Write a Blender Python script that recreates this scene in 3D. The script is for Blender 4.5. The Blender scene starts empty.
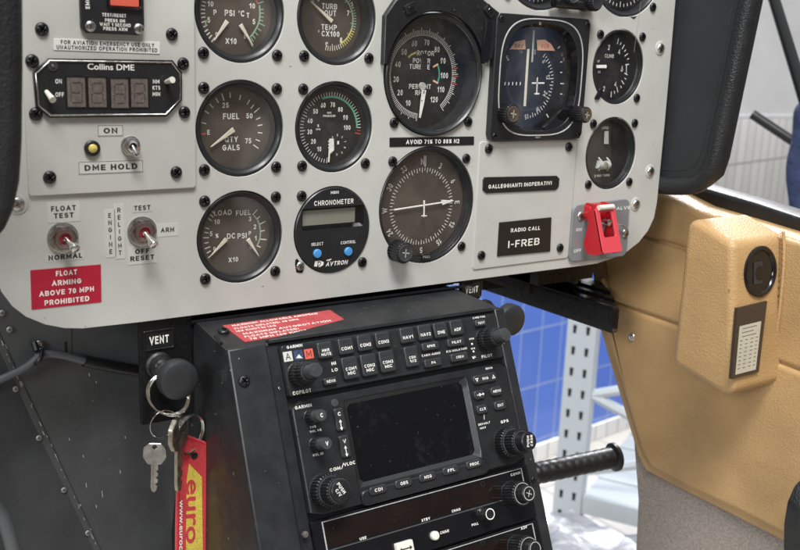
import bpy, bmesh, math, random
from mathutils import Vector, Matrix
random.seed(7)
PI = math.pi
S = 0.001                                   # the cockpit is measured in millimetres
sc = bpy.context.scene
COL = sc.collection

# ------------------------------------------------------------------ camera (solved from the instrument grid)
F = 953.24
RT = Vector((.81693308, -.57545320, .03839205)); DN = Vector((-.10057631, -.20769703, -.97300891))
FW = Vector((.56789501, .79102184, -.22755154)); CAM = Vector((-253.469, -520.158, 48.270))
def ray(x, y): return FW + RT*((x-400)/F) + DN*((y-275)/F)

class Frame:
    """a real plane in the cockpit; ez points at the viewer's side"""
    def __init__(s, o, ex, ey, ez):
        s.o = Vector(o); s.ex = Vector(ex).normalized(); s.ey = Vector(ey).normalized(); s.ez = Vector(ez).normalized()
    def p(s, x, y, z=0): return s.o + s.ex*x + s.ey*y + s.ez*z
    def at(s, px, py, z=0):
        r = ray(px, py); q = s.p(0, 0, z); t = (q-CAM).dot(s.ez)/r.dot(s.ez)
        h = CAM + r*t - s.o
        return (h.dot(s.ex), h.dot(s.ey))
    def mat(s, c):
        m = Matrix(((s.ex.x, s.ey.x, s.ez.x), (s.ex.y, s.ey.y, s.ez.y), (s.ex.z, s.ey.z, s.ez.z))).to_4x4()
        m.translation = s.p(*c)*S
        return m
PF = Frame((0, 0, 0), (1, 0, 0), (0, 0, 1), (0, -1, 0))                     # instrument panel
RF = Frame((3.145, -44.766, -123.093), (.99936, -.03521, .00674), (.00791, .39990, .91653), (-.03497, -.91588, .39992))  # radio face
def yaw_frame(o, deg):
    a = math.radians(deg)
    return Frame(o, (math.cos(a), math.sin(a), 0), (0, 0, 1), (math.sin(a), -math.cos(a), 0))
TF = Frame((430, 0, 0), (0, -1, 0), (0, 0, 1), (-1, 0, 0))                   # side trim (x runs toward the viewer)
def CR(ox, oy, s): return lambda x, y: (ox + x/s, oy + y/s)

# ------------------------------------------------------------------ materials
def nodes(m):
    m.use_nodes = True; nt = m.node_tree; return nt, nt.nodes, nt.links, nt.nodes['Principled BSDF']
def mat(name, col, rough=.5, metal=0, spec=.5, bump=None, var=None, rvar=None, coat=0, specks=None, emit=None, sheen=0, wear=None):
    """bump=(scale, distance_mm, kind)  var=(scale, amount)  rvar=(scale, amount)  specks=(scale, threshold, colour)"""
    m = bpy.data.materials.new(name); nt, N, L, B = nodes(m)
    B.inputs['Base Color'].default_value = (*col, 1); B.inputs['Roughness'].default_value = rough
    B.inputs['Metallic'].default_value = metal; B.inputs['Specular IOR Level'].default_value = spec
    B.inputs['Coat Weight'].default_value = coat; B.inputs['Sheen Weight'].default_value = sheen
    tc = N.new('ShaderNodeTexCoord'); co = tc.outputs['Object']
    base = None
    if var:
        n = N.new('ShaderNodeTexNoise'); n.inputs['Scale'].default_value = var[0]; n.inputs['Detail'].default_value = 6; L.new(co, n.inputs['Vector'])
        r = N.new('ShaderNodeMapRange'); r.inputs['From Min'].default_value = .3; r.inputs['From Max'].default_value = .7
        r.inputs['To Min'].default_value = 1-var[1]; r.inputs['To Max'].default_value = 1+var[1]; L.new(n.outputs['Fac'], r.inputs['Value'])
        mx = N.new('ShaderNodeVectorMath'); mx.operation = 'SCALE'; mx.inputs[0].default_value = col; L.new(r.outputs[0], mx.inputs['Scale'])
        base = mx.outputs[0]
    for sp in ([specks] if specks else []) + ([wear] if wear else []):
        n = N.new('ShaderNodeTexNoise'); n.inputs['Scale'].default_value = sp[0]; n.inputs['Detail'].default_value = 3 if sp is specks else 8
        n.inputs['Roughness'].default_value = .5 if sp is specks else .75; L.new(co, n.inputs['Vector'])
        r = N.new('ShaderNodeMapRange'); r.inputs['From Min'].default_value = sp[1]; r.inputs['From Max'].default_value = sp[1]+(sp[3] if len(sp) > 3 else .03)
        L.new(n.outputs['Fac'], r.inputs['Value'])
        mx = N.new('ShaderNodeMix'); mx.data_type = 'RGBA'; L.new(r.outputs[0], mx.inputs['Factor'])
        if base: L.new(base, mx.inputs['A'])
        else: mx.inputs['A'].default_value = (*col, 1)
        mx.inputs['B'].default_value = (*sp[2], 1); base = mx.outputs['Result']
    if base: L.new(base, B.inputs['Base Color'])
    if rvar:
        n = N.new('ShaderNodeTexNoise'); n.inputs['Scale'].default_value = rvar[0]; n.inputs['Detail'].default_value = 5; L.new(co, n.inputs['Vector'])
        r = N.new('ShaderNodeMapRange'); r.inputs['From Min'].default_value = .3; r.inputs['From Max'].default_value = .7
        r.inputs['To Min'].default_value = max(.02, rough-rvar[1]); r.inputs['To Max'].default_value = min(1, rough+rvar[1])
        L.new(n.outputs['Fac'], r.inputs['Value']); L.new(r.outputs[0], B.inputs['Roughness'])
    if bump:
        if bump[2] == 'vor':
            n = N.new('ShaderNodeTexVoronoi'); out = n.outputs['Distance']
        else:
            n = N.new('ShaderNodeTexNoise'); n.inputs['Detail'].default_value = 4; out = n.outputs['Fac']
        n.inputs['Scale'].default_value = bump[0]; L.new(co, n.inputs['Vector'])
        b = N.new('ShaderNodeBump'); b.inputs['Strength'].default_value = 1; b.inputs['Distance'].default_value = bump[1]*S
        L.new(out, b.inputs['Height']); L.new(b.outputs[0], B.inputs['Normal'])
    if emit:
        B.inputs['Emission Color'].default_value = (*col, 1); B.inputs['Emission Strength'].default_value = emit
    return m
M = {}
M['panel'] = mat('panel_grey_paint', (.505, .502, .468), .40, bump=(900, .05, 'n'), var=(30, .05), rvar=(60, .1), specks=(420, .735, (.25, .22, .18)))
M['plate'] = mat('plate_grey_paint', (.49, .487, .453), .40, bump=(900, .05, 'n'), var=(38, .05), rvar=(60, .1), specks=(500, .74, (.22, .2, .17)))
M['panel_edge'] = mat('panel_cut_edge', (.3, .29, .27), .45, var=(200, .2))
M['black'] = mat('black_semigloss_paint', (.007, .007, .008), .33, bump=(2500, .02, 'n'), rvar=(300, .12), specks=(700, .74, (.10, .09, .08)))
M['gloss'] = mat('black_gloss_plastic', (.006, .006, .007), .15, rvar=(200, .08), specks=(900, .73, (.09, .08, .07)))
M['crinkle'] = mat('black_crinkle_paint', (.012, .012, .013), .42, bump=(1600, .10, 'n'), var=(200, .2), rvar=(150, .1), specks=(600, .72, (.16, .15, .14)))
M['console'] = mat('console_charcoal_paint', (.017, .0175, .019), .43, bump=(1800, .05, 'n'), var=(60, .25), rvar=(80, .1), specks=(260, .715, (.22, .22, .22)), wear=(60, .73, (.12, .12, .12)))
M['radio'] = mat('radio_charcoal_plastic', (.015, .0155, .017), .36, bump=(2600, .03, 'n'), var=(90, .15), rvar=(150, .1), specks=(900, .73, (.14, .13, .12)))
M['button'] = mat('rubber_button', (.028, .029, .032), .34, bump=(2500, .03, 'n'), rvar=(200, .1))
M['rubber'] = mat('black_rubber', (.010, .010, .011), .40, bump=(1800, .05, 'n'), rvar=(250, .12), specks=(700, .72, (.12, .11, .10)))
M['knobcap'] = mat('worn_knob_cap', (.045, .046, .049), .34, rvar=(300, .12), var=(400, .2))
M['capgrey'] = mat('dark_grey_plastic_cap', (.026, .027, .029), .36, bump=(1500, .03, 'n'), rvar=(150, .08), specks=(300, .74, (.12, .12, .12)))
M['dial'] = mat('dial_with_brown_reflection', (.068, .051, .039), .6, var=(60, .25), specks=(1200, .74, (.10, .09, .08)))  # faded dial plus brown glass reflection, both mixed into the base colour
M['dialblack'] = mat('dial_black', (.006, .006, .007), .5, var=(60, .2), specks=(1200, .75, (.08, .08, .08)))
M['white'] = mat('white_marking_paint', (.84, .82, .76), .6, var=(500, .12))
M['dimwhite'] = mat('dulled_marking_paint', (.42, .42, .40), .6, var=(500, .15))
M['pointer'] = mat('cream_pointer_paint', (.70, .64, .52), .5, var=(300, .1))
M['green'] = mat('green_marking_paint', (.12, .42, .22), .6)
M['palegreen'] = mat('pale_green_marking_paint', (.30, .45, .30), .6)
M['teal'] = mat('teal_marking_paint', (.06, .36, .30), .6)
M['yellow'] = mat('yellow_marking_paint', (.68, .58, .18), .6)
M['red'] = mat('red_marking_paint', (.62, .10, .06), .6)
M['orange'] = mat('orange_flag', (.90, .52, .33), .5, var=(300, .12))
M['placard_red'] = mat('red_placard', (.42, .012, .035), .42, var=(150, .08), bump=(600, .03, 'n'))
M['placard_faded'] = mat('faded_red_placard', (.40, .055, .06), .5, var=(120, .2))
M['placard_black'] = mat('black_placard', (.012, .012, .012), .35, rvar=(200, .1))
M['paper'] = mat('label_tape', (.70, .70, .66), .45, var=(150, .06))
M['tape'] = mat('clear_label_tape', (.56, .56, .52), .22, var=(150, .04))
M['ink'] = mat('black_ink', (.02, .02, .02), .6)
M['chrome'] = mat('chrome', (.75, .74, .71), .14, 1, rvar=(300, .1))
M['steel'] = mat('scuffed_steel', (.52, .51, .49), .32, 1, bump=(900, .04, 'n'), rvar=(200, .12), var=(200, .15))
M['keymetal'] = mat('worn_nickel_brass', (.50, .46, .37), .34, 1, rvar=(200, .12), var=(200, .2))
M['bronze'] = mat('dark_bronze_insert', (.22, .17, .12), .35, .8, rvar=(300, .1))
M['brass'] = mat('worn_brass', (.50, .40, .24), .34, 1, rvar=(200, .12), var=(200, .2))
M['nut'] = mat('dull_steel_nut', (.30, .27, .26), .3, 1, rvar=(300, .1), var=(300, .3))
M['copper'] = mat('pinkish_collar', (.42, .30, .28), .28, 1, rvar=(300, .1))
M['lever_white'] = mat('ivory_plastic', (.70, .68, .60), .4, var=(300, .08))
M['lcd'] = mat('blank_lcd', (.20, .205, .165), .22, var=(25, .06))
M['screen'] = mat('dark_screen_glass', (.005, .005, .006), .10, spec=.3, rvar=(120, .05), specks=(420, .70, (.045, .04, .042)), wear=(30, .56, (.020, .017, .019), .16))
M['amber'] = mat('dark_amber_window', (.010, .0055, .004), .14, var=(40, .4), rvar=(150, .08), specks=(500, .72, (.08, .05, .03)))
M['filament'] = mat('segment_window', (.135, .11, .095), .35, var=(700, .25))
M['blue'] = mat('blue_push_button', (.07, .28, .62), .42, var=(300, .06))
M['guard'] = mat('red_guard_plastic', (.45, .010, .018), .33, rvar=(200, .08), specks=(900, .74, (.3, .05, .05)))
M['guard_face'] = mat('red_guard_scuffed', (.60, .055, .075), .5, rvar=(200, .1))
M['switchplate'] = mat('grey_switch_plate', (.20, .21, .22), .4, bump=(1200, .03, 'n'), var=(80, .08))
M['leather_black'] = mat('black_leather', (.012, .0125, .014), .48, bump=(700, .30, 'vor'), rvar=(90, .1), var=(30, .2))
M['vinyl'] = mat('black_vinyl_face', (.016, .0175, .019), .6, bump=(1500, .08, 'n'), var=(25, .15))
M['tan'] = mat('tan_leather', (.42, .262, .116), .46, bump=(620, .26, 'vor'), var=(14, .20), rvar=(40, .12), specks=(210, .72, (.28, .16, .065)), wear=(26, .62, (.31, .18, .075), .25))
M['stitch'] = mat('tan_thread', (.24, .13, .06), .8)
M['carpet'] = mat('grey_brown_carpet', (.29, .245, .215), .95, bump=(1100, .7, 'n'), var=(700, .35), sheen=.3)
M['sheet'] = mat('dark_painted_sheet', (.066, .068, .070), .38, bump=(40, .9, 'n'), var=(14, .28), rvar=(30, .12), specks=(330, .735, (.35, .35, .34)), wear=(45, .745, (.25, .25, .24)))
M['cable'] = mat('grey_cable', (.10, .105, .11), .45, rvar=(200, .1))
M['tagred'] = mat('red_embroidered_cloth', (.50, .018, .025), .85, bump=(1500, .25, 'n'), var=(500, .2), sheen=.3)
M['tagyellow'] = mat('yellow_embroidery', (.62, .47, .07), .8, bump=(2200, .2, 'n'), var=(900, .25))
M['rackgrey'] = mat('rack_grey_paint', (.60, .65, .69), .45, var=(3, .05))
M['galv'] = mat('bright_steel_sheet', (.5, .53, .56), .25, .6, rvar=(4, .1))
M['floortile'] = None
M['blind'] = mat('white_roller_blind', (.80, .80, .81), .8, bump=(90, 1.5, 'n'), var=(6, .06))
M['glassdark'] = mat('dark_lens', (.008, .008, .009), .1, rvar=(200, .05))
M['denim'] = mat('navy_cloth', (.035, .05, .12), .9, bump=(60, 6, 'n'), var=(25, .35))
M['slot'] = mat('dark_hole', (.004, .004, .004), .8)
M['galv_dull'] = mat('dull_rivet_metal', (.30, .30, .29), .45, .6, rvar=(300, .1))
M['foil'] = mat('crumpled_foil', (.42, .43, .45), .38, .8, bump=(30, 4, 'n'))
M['ledoff'] = mat('yellow_indicator_lens', (.62, .50, .12), .25, coat=.5)
M['cardpaper'] = mat('cream_card', (.47, .44, .35), .6, var=(80, .05))
M['cardbrown'] = mat('brown_card_holder', (.045, .032, .024), .35, rvar=(200, .1))

def brick(name, c1, mortar, w, h, gap, rough, offs=0.0, bumpd=1.5, rot=0):
    m = bpy.data.materials.new(name); nt, N, L, B = nodes(m)
    tc = N.new('ShaderNodeTexCoord'); br = N.new('ShaderNodeTexBrick'); L.new(tc.outputs['Object'], br.inputs['Vector'])
    br.offset = offs; br.inputs['Scale'].default_value = 1; br.inputs['Brick Width'].default_value = w; br.inputs['Row Height'].default_value = h
    br.inputs['Mortar Size'].default_value = gap; br.inputs['Mortar Smooth'].default_value = .1
    br.inputs['Color1'].default_value = (*c1, 1); br.inputs['Color2'].default_value = (*[c*.86 for c in c1], 1); br.inputs['Mortar'].default_value = (*mortar, 1)
    L.new(br.outputs['Color'], B.inputs['Base Color']); B.inputs['Roughness'].default_value = rough
    b = N.new('ShaderNodeBump'); b.invert = True; b.inputs['Distance'].default_value = bumpd*S; L.new(br.outputs['Fac'], b.inputs['Height']); L.new(b.outputs[0], B.inputs['Normal'])
    return m
def glass(name, tint=(1, 1, 1), rough=.02, ior=1.5, boost=0.0):
    m = bpy.data.materials.new(name); nt, N, L, B = nodes(m); N.remove(B)
    out = N['Material Output']; tr = N.new('ShaderNodeBsdfTransparent'); tr.inputs[0].default_value = (*tint, 1)
    gl = N.new('ShaderNodeBsdfGlossy'); gl.inputs['Roughness'].default_value = rough
    fr = N.new('ShaderNodeLayerWeight'); fr.inputs['Blend'].default_value = .5; pw = N.new('ShaderNodeMath'); pw.operation = 'POWER'; pw.inputs[1].default_value = 5; L.new(fr.outputs['Facing'], pw.inputs[0])
    tc = N.new('ShaderNodeTexCoord'); n = N.new('ShaderNodeTexNoise'); n.inputs['Scale'].default_value = 40; L.new(tc.outputs['Object'], n.inputs['Vector'])
    b = N.new('ShaderNodeBump'); b.inputs['Distance'].default_value = .03*S; L.new(n.outputs['Fac'], b.inputs['Height']); L.new(b.outputs[0], gl.inputs['Normal'])
    ad = N.new('ShaderNodeMath'); ad.operation = 'MULTIPLY_ADD'; ad.inputs[1].default_value = .9; ad.inputs[2].default_value = .075+boost; L.new(pw.outputs[0], ad.inputs[0])
    mx = N.new('ShaderNodeMixShader'); L.new(ad.outputs[0], mx.inputs[0]); L.new(tr.outputs[0], mx.inputs[1]); L.new(gl.outputs[0], mx.inputs[2]); df = N.new('ShaderNodeBsdfDiffuse'); df.inputs[0].default_value = (.75, .72, .66, 1)
    d1 = N.new('ShaderNodeTexNoise'); d1.inputs['Scale'].default_value = 45; d1.inputs['Detail'].default_value = 7; d1.inputs['Roughness'].default_value = .7; L.new(tc.outputs['Object'], d1.inputs['Vector'])
    d2 = N.new('ShaderNodeMapRange'); d2.inputs['From Min'].default_value = .42; d2.inputs['From Max'].default_value = .8; d2.inputs['To Min'].default_value = .004; d2.inputs['To Max'].default_value = .045; L.new(d1.outputs['Fac'], d2.inputs['Value'])
    m2 = N.new('ShaderNodeMixShader'); L.new(d2.outputs[0], m2.inputs[0]); L.new(mx.outputs[0], m2.inputs[1]); L.new(df.outputs[0], m2.inputs[2]); L.new(m2.outputs[0], out.inputs[0])
    return m
M['glass'] = glass('instrument_glass')
M['bluetile'] = brick('blue_glazed_tile', (.10, .20, .66), (.28, .37, .64), .13, .26, .004, .10)
M['whitetile'] = brick('white_wall_panel', (.84, .83, .80), (.40, .40, .40), .085, .62, .004, .5)
M['floortile'] = brick('pale_floor_tile', (.42, .40, .36), (.25, .24, .22), .3, .3, .006, .3)

# ------------------------------------------------------------------ mesh builder (millimetres in a frame)
ORG = {}
_tc = {}
def text_shape(s, bold):
    k = (s, bold)
    if k in _tc: return _tc[k]
    c = bpy.data.curves.new('lettering', 'FONT'); c.body = s; c.size = 1; c.offset = bold; c.resolution_u = 3; c.fill_mode = 'BOTH'
    o = bpy.data.objects.new('lettering', c); COL.objects.link(o); bpy.context.view_layer.update()
    me = o.evaluated_get(bpy.context.evaluated_depsgraph_get()).to_mesh()
    vs = [(v.co.x, v.co.y) for v in me.vertices]; fs = [tuple(p.vertices) for p in me.polygons]
    o.evaluated_get(bpy.context.evaluated_depsgraph_get()).to_mesh_clear()
    bpy.data.objects.remove(o); bpy.data.curves.remove(c)
    _tc[k] = (vs, fs); return _tc[k]
def cap():
    v, _ = text_shape('H', 0); ys = [p[1] for p in v]; return max(ys)-min(ys)

def rrect(cx, cy, w, h, r, n=5):
    r = min(r, w/2-.01, h/2-.01); pts = []
    for qx, qy, a0 in ((1, 1, 0), (-1, 1, 90), (-1, -1, 180), (1, -1, 270)):
        for i in range(n+1):
            a = math.radians(a0+90*i/n); pts.append((cx+qx*(w/2-r)+r*math.cos(a), cy+qy*(h/2-r)+r*math.sin(a)))
    return pts
def circ(cx, cy, r, n=64): return [(cx+r*math.cos(2*PI*i/n), cy+r*math.sin(2*PI*i/n)) for i in range(n)]
def area2(p): return sum(p[i][0]*p[(i+1) % len(p)][1]-p[(i+1) % len(p)][0]*p[i][1] for i in range(len(p)))
def ccw(p): return list(p) if area2(p) > 0 else list(reversed(p))
def inset(p, d):
    n = len(p); out = []
    for i in range(n):
        a = Vector(p[i-1]); b = Vector(p[i]); c = Vector(p[(i+1) % n])
        e1 = (b-a); e2 = (c-b)
        if e1.length < 1e-9 or e2.length < 1e-9: out.append(tuple(b)); continue
        e1.normalize(); e2.normalize(); n1 = Vector((-e1.y, e1.x)); n2 = Vector((-e2.y, e2.x)); m = n1+n2
        if m.length < 1e-6: out.append(tuple(b)); continue
        m.normalize(); k = d/max(.35, m.dot(n1)); out.append((b.x+m.x*k, b.y+m.y*k))
    return out
def roundpoly(p, r, n=5):
    """fillet each corner with a true arc of radius r (shorter where the sides are short)"""
    p = ccw(p); out = []; L = len(p)
    for i in range(L):
        a = Vector(p[i-1]); b = Vector(p[i]); c = Vector(p[(i+1) % L]); u = (a-b).normalized(); v = (c-b).normalized()
        ang = math.acos(max(-1, min(1, u.dot(v))))
        if ang > math.radians(168): out.append(tuple(b)); continue
        d = min(r/math.tan(ang/2), (a-b).length*.46, (c-b).length*.46); rr = d*math.tan(ang/2)
        m = (u+v).normalized(); ce = b+m*(rr/math.sin(ang/2)); s = b+u*d-ce; e = b+v*d-ce
        a0 = math.atan2(s.y, s.x); a1 = math.atan2(e.y, e.x); da = (a1-a0+PI) % (2*PI)-PI
        for k in range(n+1): q = a0+da*k/n; out.append((ce.x+rr*math.cos(q), ce.y+rr*math.sin(q)))
    return out


def by_angle(p, c, n=96):
    res = []
    L = len(p); ang = [math.atan2(y-c[1], x-c[0]) for x, y in p]
    for i in range(n):
        th = 2*PI*i/n; dx, dy = math.cos(th), math.sin(th); best = None
        for k in range(L):
            a = Vector(p[k])-Vector(c); e = Vector(p[(k+1) % L])-Vector(p[k]); den = dx*e.y-dy*e.x
            if abs(den) < 1e-9: continue
            tt = (a.x*e.y-a.y*e.x)/den; u = (a.x*dy-a.y*dx)/den
            if tt > 0 and -1e-6 <= u <= 1+1e-6: best = tt; break
        res.append((c[0]+dx*best, c[1]+dy*best))
    return res
BA = by_angle


# engraved-gothic stroke lettering: centre lines on a unit box, (relative width, strokes); 'a' = elliptical arc (cx, cy, rx, ry, from, to)
GL = {
'A': (.80, [[(0, 0), (.5, 1), (1, 0)], [(.19, .33), (.81, .33)]]),
'B': (.68, [[(.55, .53), (0, .53)], [('a', .55, .765, .40, .235, -90, 90), (0, 1), (0, 0), ('a', .55, .265, .45, .265, -90, 90)]]),
'C': (.74, [[('a', .5, .5, .5, .5, 45, 315)]]),
'D': (.74, [[(0, 0), (0, 1), ('a', .42, .5, .58, .5, 90, -90), (0, 0)]]),
'E': (.60, [[(1, 1), (0, 1), (0, 0), (1, 0)], [(0, .52), (.88, .52)]]),
'F': (.58, [[(1, 1), (0, 1), (0, 0)], [(0, .5), (.85, .5)]]),
'G': (.76, [[('a', .5, .5, .5, .5, 50, 360), (.55, .47)]]),
'H': (.70, [[(0, 0), (0, 1)], [(1, 0), (1, 1)], [(0, .5), (1, .5)]]),
'I': (.0, [[(.5, 0), (.5, 1)]]),
'J': (.50, [[(1, 1), (1, .3), ('a', .5, .3, .5, .3, 0, -170)]]),
'K': (.68, [[(0, 0), (0, 1)], [(.95, 1), (.03, .42)], [(.3, .6), (1, 0)]]),
'L': (.54, [[(0, 1), (0, 0), (1, 0)]]),
'M': (.84, [[(0, 0), (0, 1), (.5, .25), (1, 1), (1, 0)]]),
'N': (.72, [[(0, 0), (0, 1), (1, 0), (1, 1)]]),
'O': (.80, [[('a', .5, .5, .5, .5, 90, 450)]]),
'P': (.64, [[(0, 0), (0, 1), ('a', .58, .72, .42, .28, 90, -90), (0, .44)]]),
'Q': (.80, [[('a', .5, .5, .5, .5, 90, 450)], [(.6, .3), (1.02, -.02)]]),
'R': (.68, [[(0, 0), (0, 1), ('a', .58, .74, .42, .26, 90, -90), (0, .48)], [(.5, .48), (1, 0)]]),
'S': (.64, [[('a', .5, .74, .46, .26, 35, 250), ('a', .5, .27, .5, .27, 75, -145)]]),
'T': (.66, [[(0, 1), (1, 1)], [(.5, 1), (.5, 0)]]),
'U': (.70, [[(0, 1), (0, .34), ('a', .5, .34, .5, .34, 180, 360), (1, 1)]]),
'V': (.76, [[(0, 1), (.5, 0), (1, 1)]]),
'W': (1.05, [[(0, 1), (.25, 0), (.5, .85), (.75, 0), (1, 1)]]),
'X': (.72, [[(0, 0), (1, 1)], [(0, 1), (1, 0)]]),
'Y': (.70, [[(0, 1), (.5, .47), (1, 1)], [(.5, .47), (.5, 0)]]),
'Z': (.66, [[(0, 1), (1, 1), (0, 0), (1, 0)]]),
'0': (.58, [[('a', .5, .5, .5, .5, 90, 450)]]),
'1': (.47, [[(0, .72), (.85, 1), (.85, 0)]]),
'2': (.56, [[('a', .5, .71, .48, .29, 165, -30), (0, 0), (1, 0)]]),
'3': (.56, [[('a', .45, .75, .46, .25, 150, -85), ('a', .45, .26, .55, .26, 85, -150)]]),
'4': (.62, [[(.74, 0), (.74, 1), (0, .28), (1, .28)]]),
'5': (.56, [[(.92, 1), (.15, 1), (.08, .56), ('a', .45, .32, .55, .32, 120, -145)]]),
'6': (.58, [[(.72, 1), (.1, .48), ('a', .5, .31, .5, .31, 150, -210)]]),
'7': (.56, [[(0, 1), (1, 1), (.35, 0)]]),
'8': (.58, [[('a', .5, .76, .42, .24, 90, 450)], [('a', .5, .26, .5, .26, 90, 450)]]),
'9': (.58, [[(.28, 0), (.9, .52), ('a', .5, .69, .5, .31, -30, 330)]]),
'/': (.40, [[(0, -.05), (1, 1.05)]]), '-': (.36, [[(0, .45), (1, .45)]]), '.': (.0, [[(.5, 0), (.5, .04)]]), ':': (.0, [[(.5, .1), (.5, .16)], [(.5, .6), (.5, .66)]]),
'(': (.22, [[('a', 1, .5, 1, .62, 125, 235)]]), ')': (.22, [[('a', 0, .5, 1, .62, 55, -55)]]),
'%': (.72, [[(.1, 0), (.9, 1)], [('a', .2, .78, .18, .2, 90, 450)], [('a', .8, .22, .18, .2, 90, 450)]]),
'°': (.24, [[('a', .5, .86, .5, .13, 90, 450)]]),
}
def ribbon(P, t, closed):
    """mitred constant-width band along a centre line -> (verts, faces)"""
    P = [Vector(p) for p in P]; Q = [P[0]]
    for p in P[1:]:
        if (p-Q[-1]).length > 1e-4: Q.append(p)
    if closed and (Q[0]-Q[-1]).length < 1e-3: Q.pop()
    n = len(Q); L = []; R_ = []
    for i in range(n):
        a = Q[i-1] if (closed or i) else None; c = Q[(i+1) % n] if (closed or i < n-1) else None
        d1 = (Q[i]-a).normalized() if a is not None else None; d2 = (c-Q[i]).normalized() if c is not None else None
        if d1 is None: d1 = d2
        if d2 is None: d2 = d1
        n1 = Vector((-d1.y, d1.x)); n2 = Vector((-d2.y, d2.x)); m = n1+n2
        if m.length < 1e-4: m = n1
        m.normalize(); k = t/2/max(.42, m.dot(n1)); L.append(Q[i]+m*k); R_.append(Q[i]-m*k)
    f = [(n+i, n+(i+1) % n, (i+1) % n, i) for i in range(n if closed else n-1)]
    return [tuple(p) for p in L+R_], f
def stroke_text(s, t):
    """returns list of (verts, faces) layers, total width; unit cap height, stroke t"""
    x = 0; out = []
    for ch in s:
        if ch == ' ': x += .42; continue
        w, st = GL[ch]; w *= (1 if w else 0)
        for k, line in enumerate(st):
            P = []
            for e in line:
                if e[0] == 'a':
                    _, cx, cy, rx, ry, a0, a1 = e; nn = max(3, int(abs(a1-a0)/18))
                    P += [(cx+rx*math.cos(math.radians(a0+(a1-a0)*i/nn)), cy+ry*math.sin(math.radians(a0+(a1-a0)*i/nn))) for i in range(nn+1)]
                else: P.append(e)
            if w: P = [(x+t/2+px*(w-t if w > t else w), t/2+py*(1-t)) for px, py in P]
            else: P = [(x+t/2, t/2+py*(1-t)) for px, py in P]
            if ch in '.:': P = [(P[0][0], P[0][1]-t/2*.9), (P[0][0], P[0][1]+t/2*.9)]
            elif ch in 'ABCDEFGHIJKLMNPQRSTUVWXYZ1234579':      # butt ends reach the cap line
                pass
            cl = (Vector(P[0])-Vector(P[-1])).length < 1e-3
            if not cl:
                d = (Vector(P[0])-Vector(P[1])).normalized()*t/2; P[0] = (P[0][0]+d.x*.9, P[0][1]+d.y*.9)
                d = (Vector(P[-1])-Vector(P[-2])).normalized()*t/2; P[-1] = (P[-1][0]+d.x*.9, P[-1][1]+d.y*.9)
            out.append((*ribbon(P, t, cl), k))
        x += (w if w else t)+.19
    return out, x-.19

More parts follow.
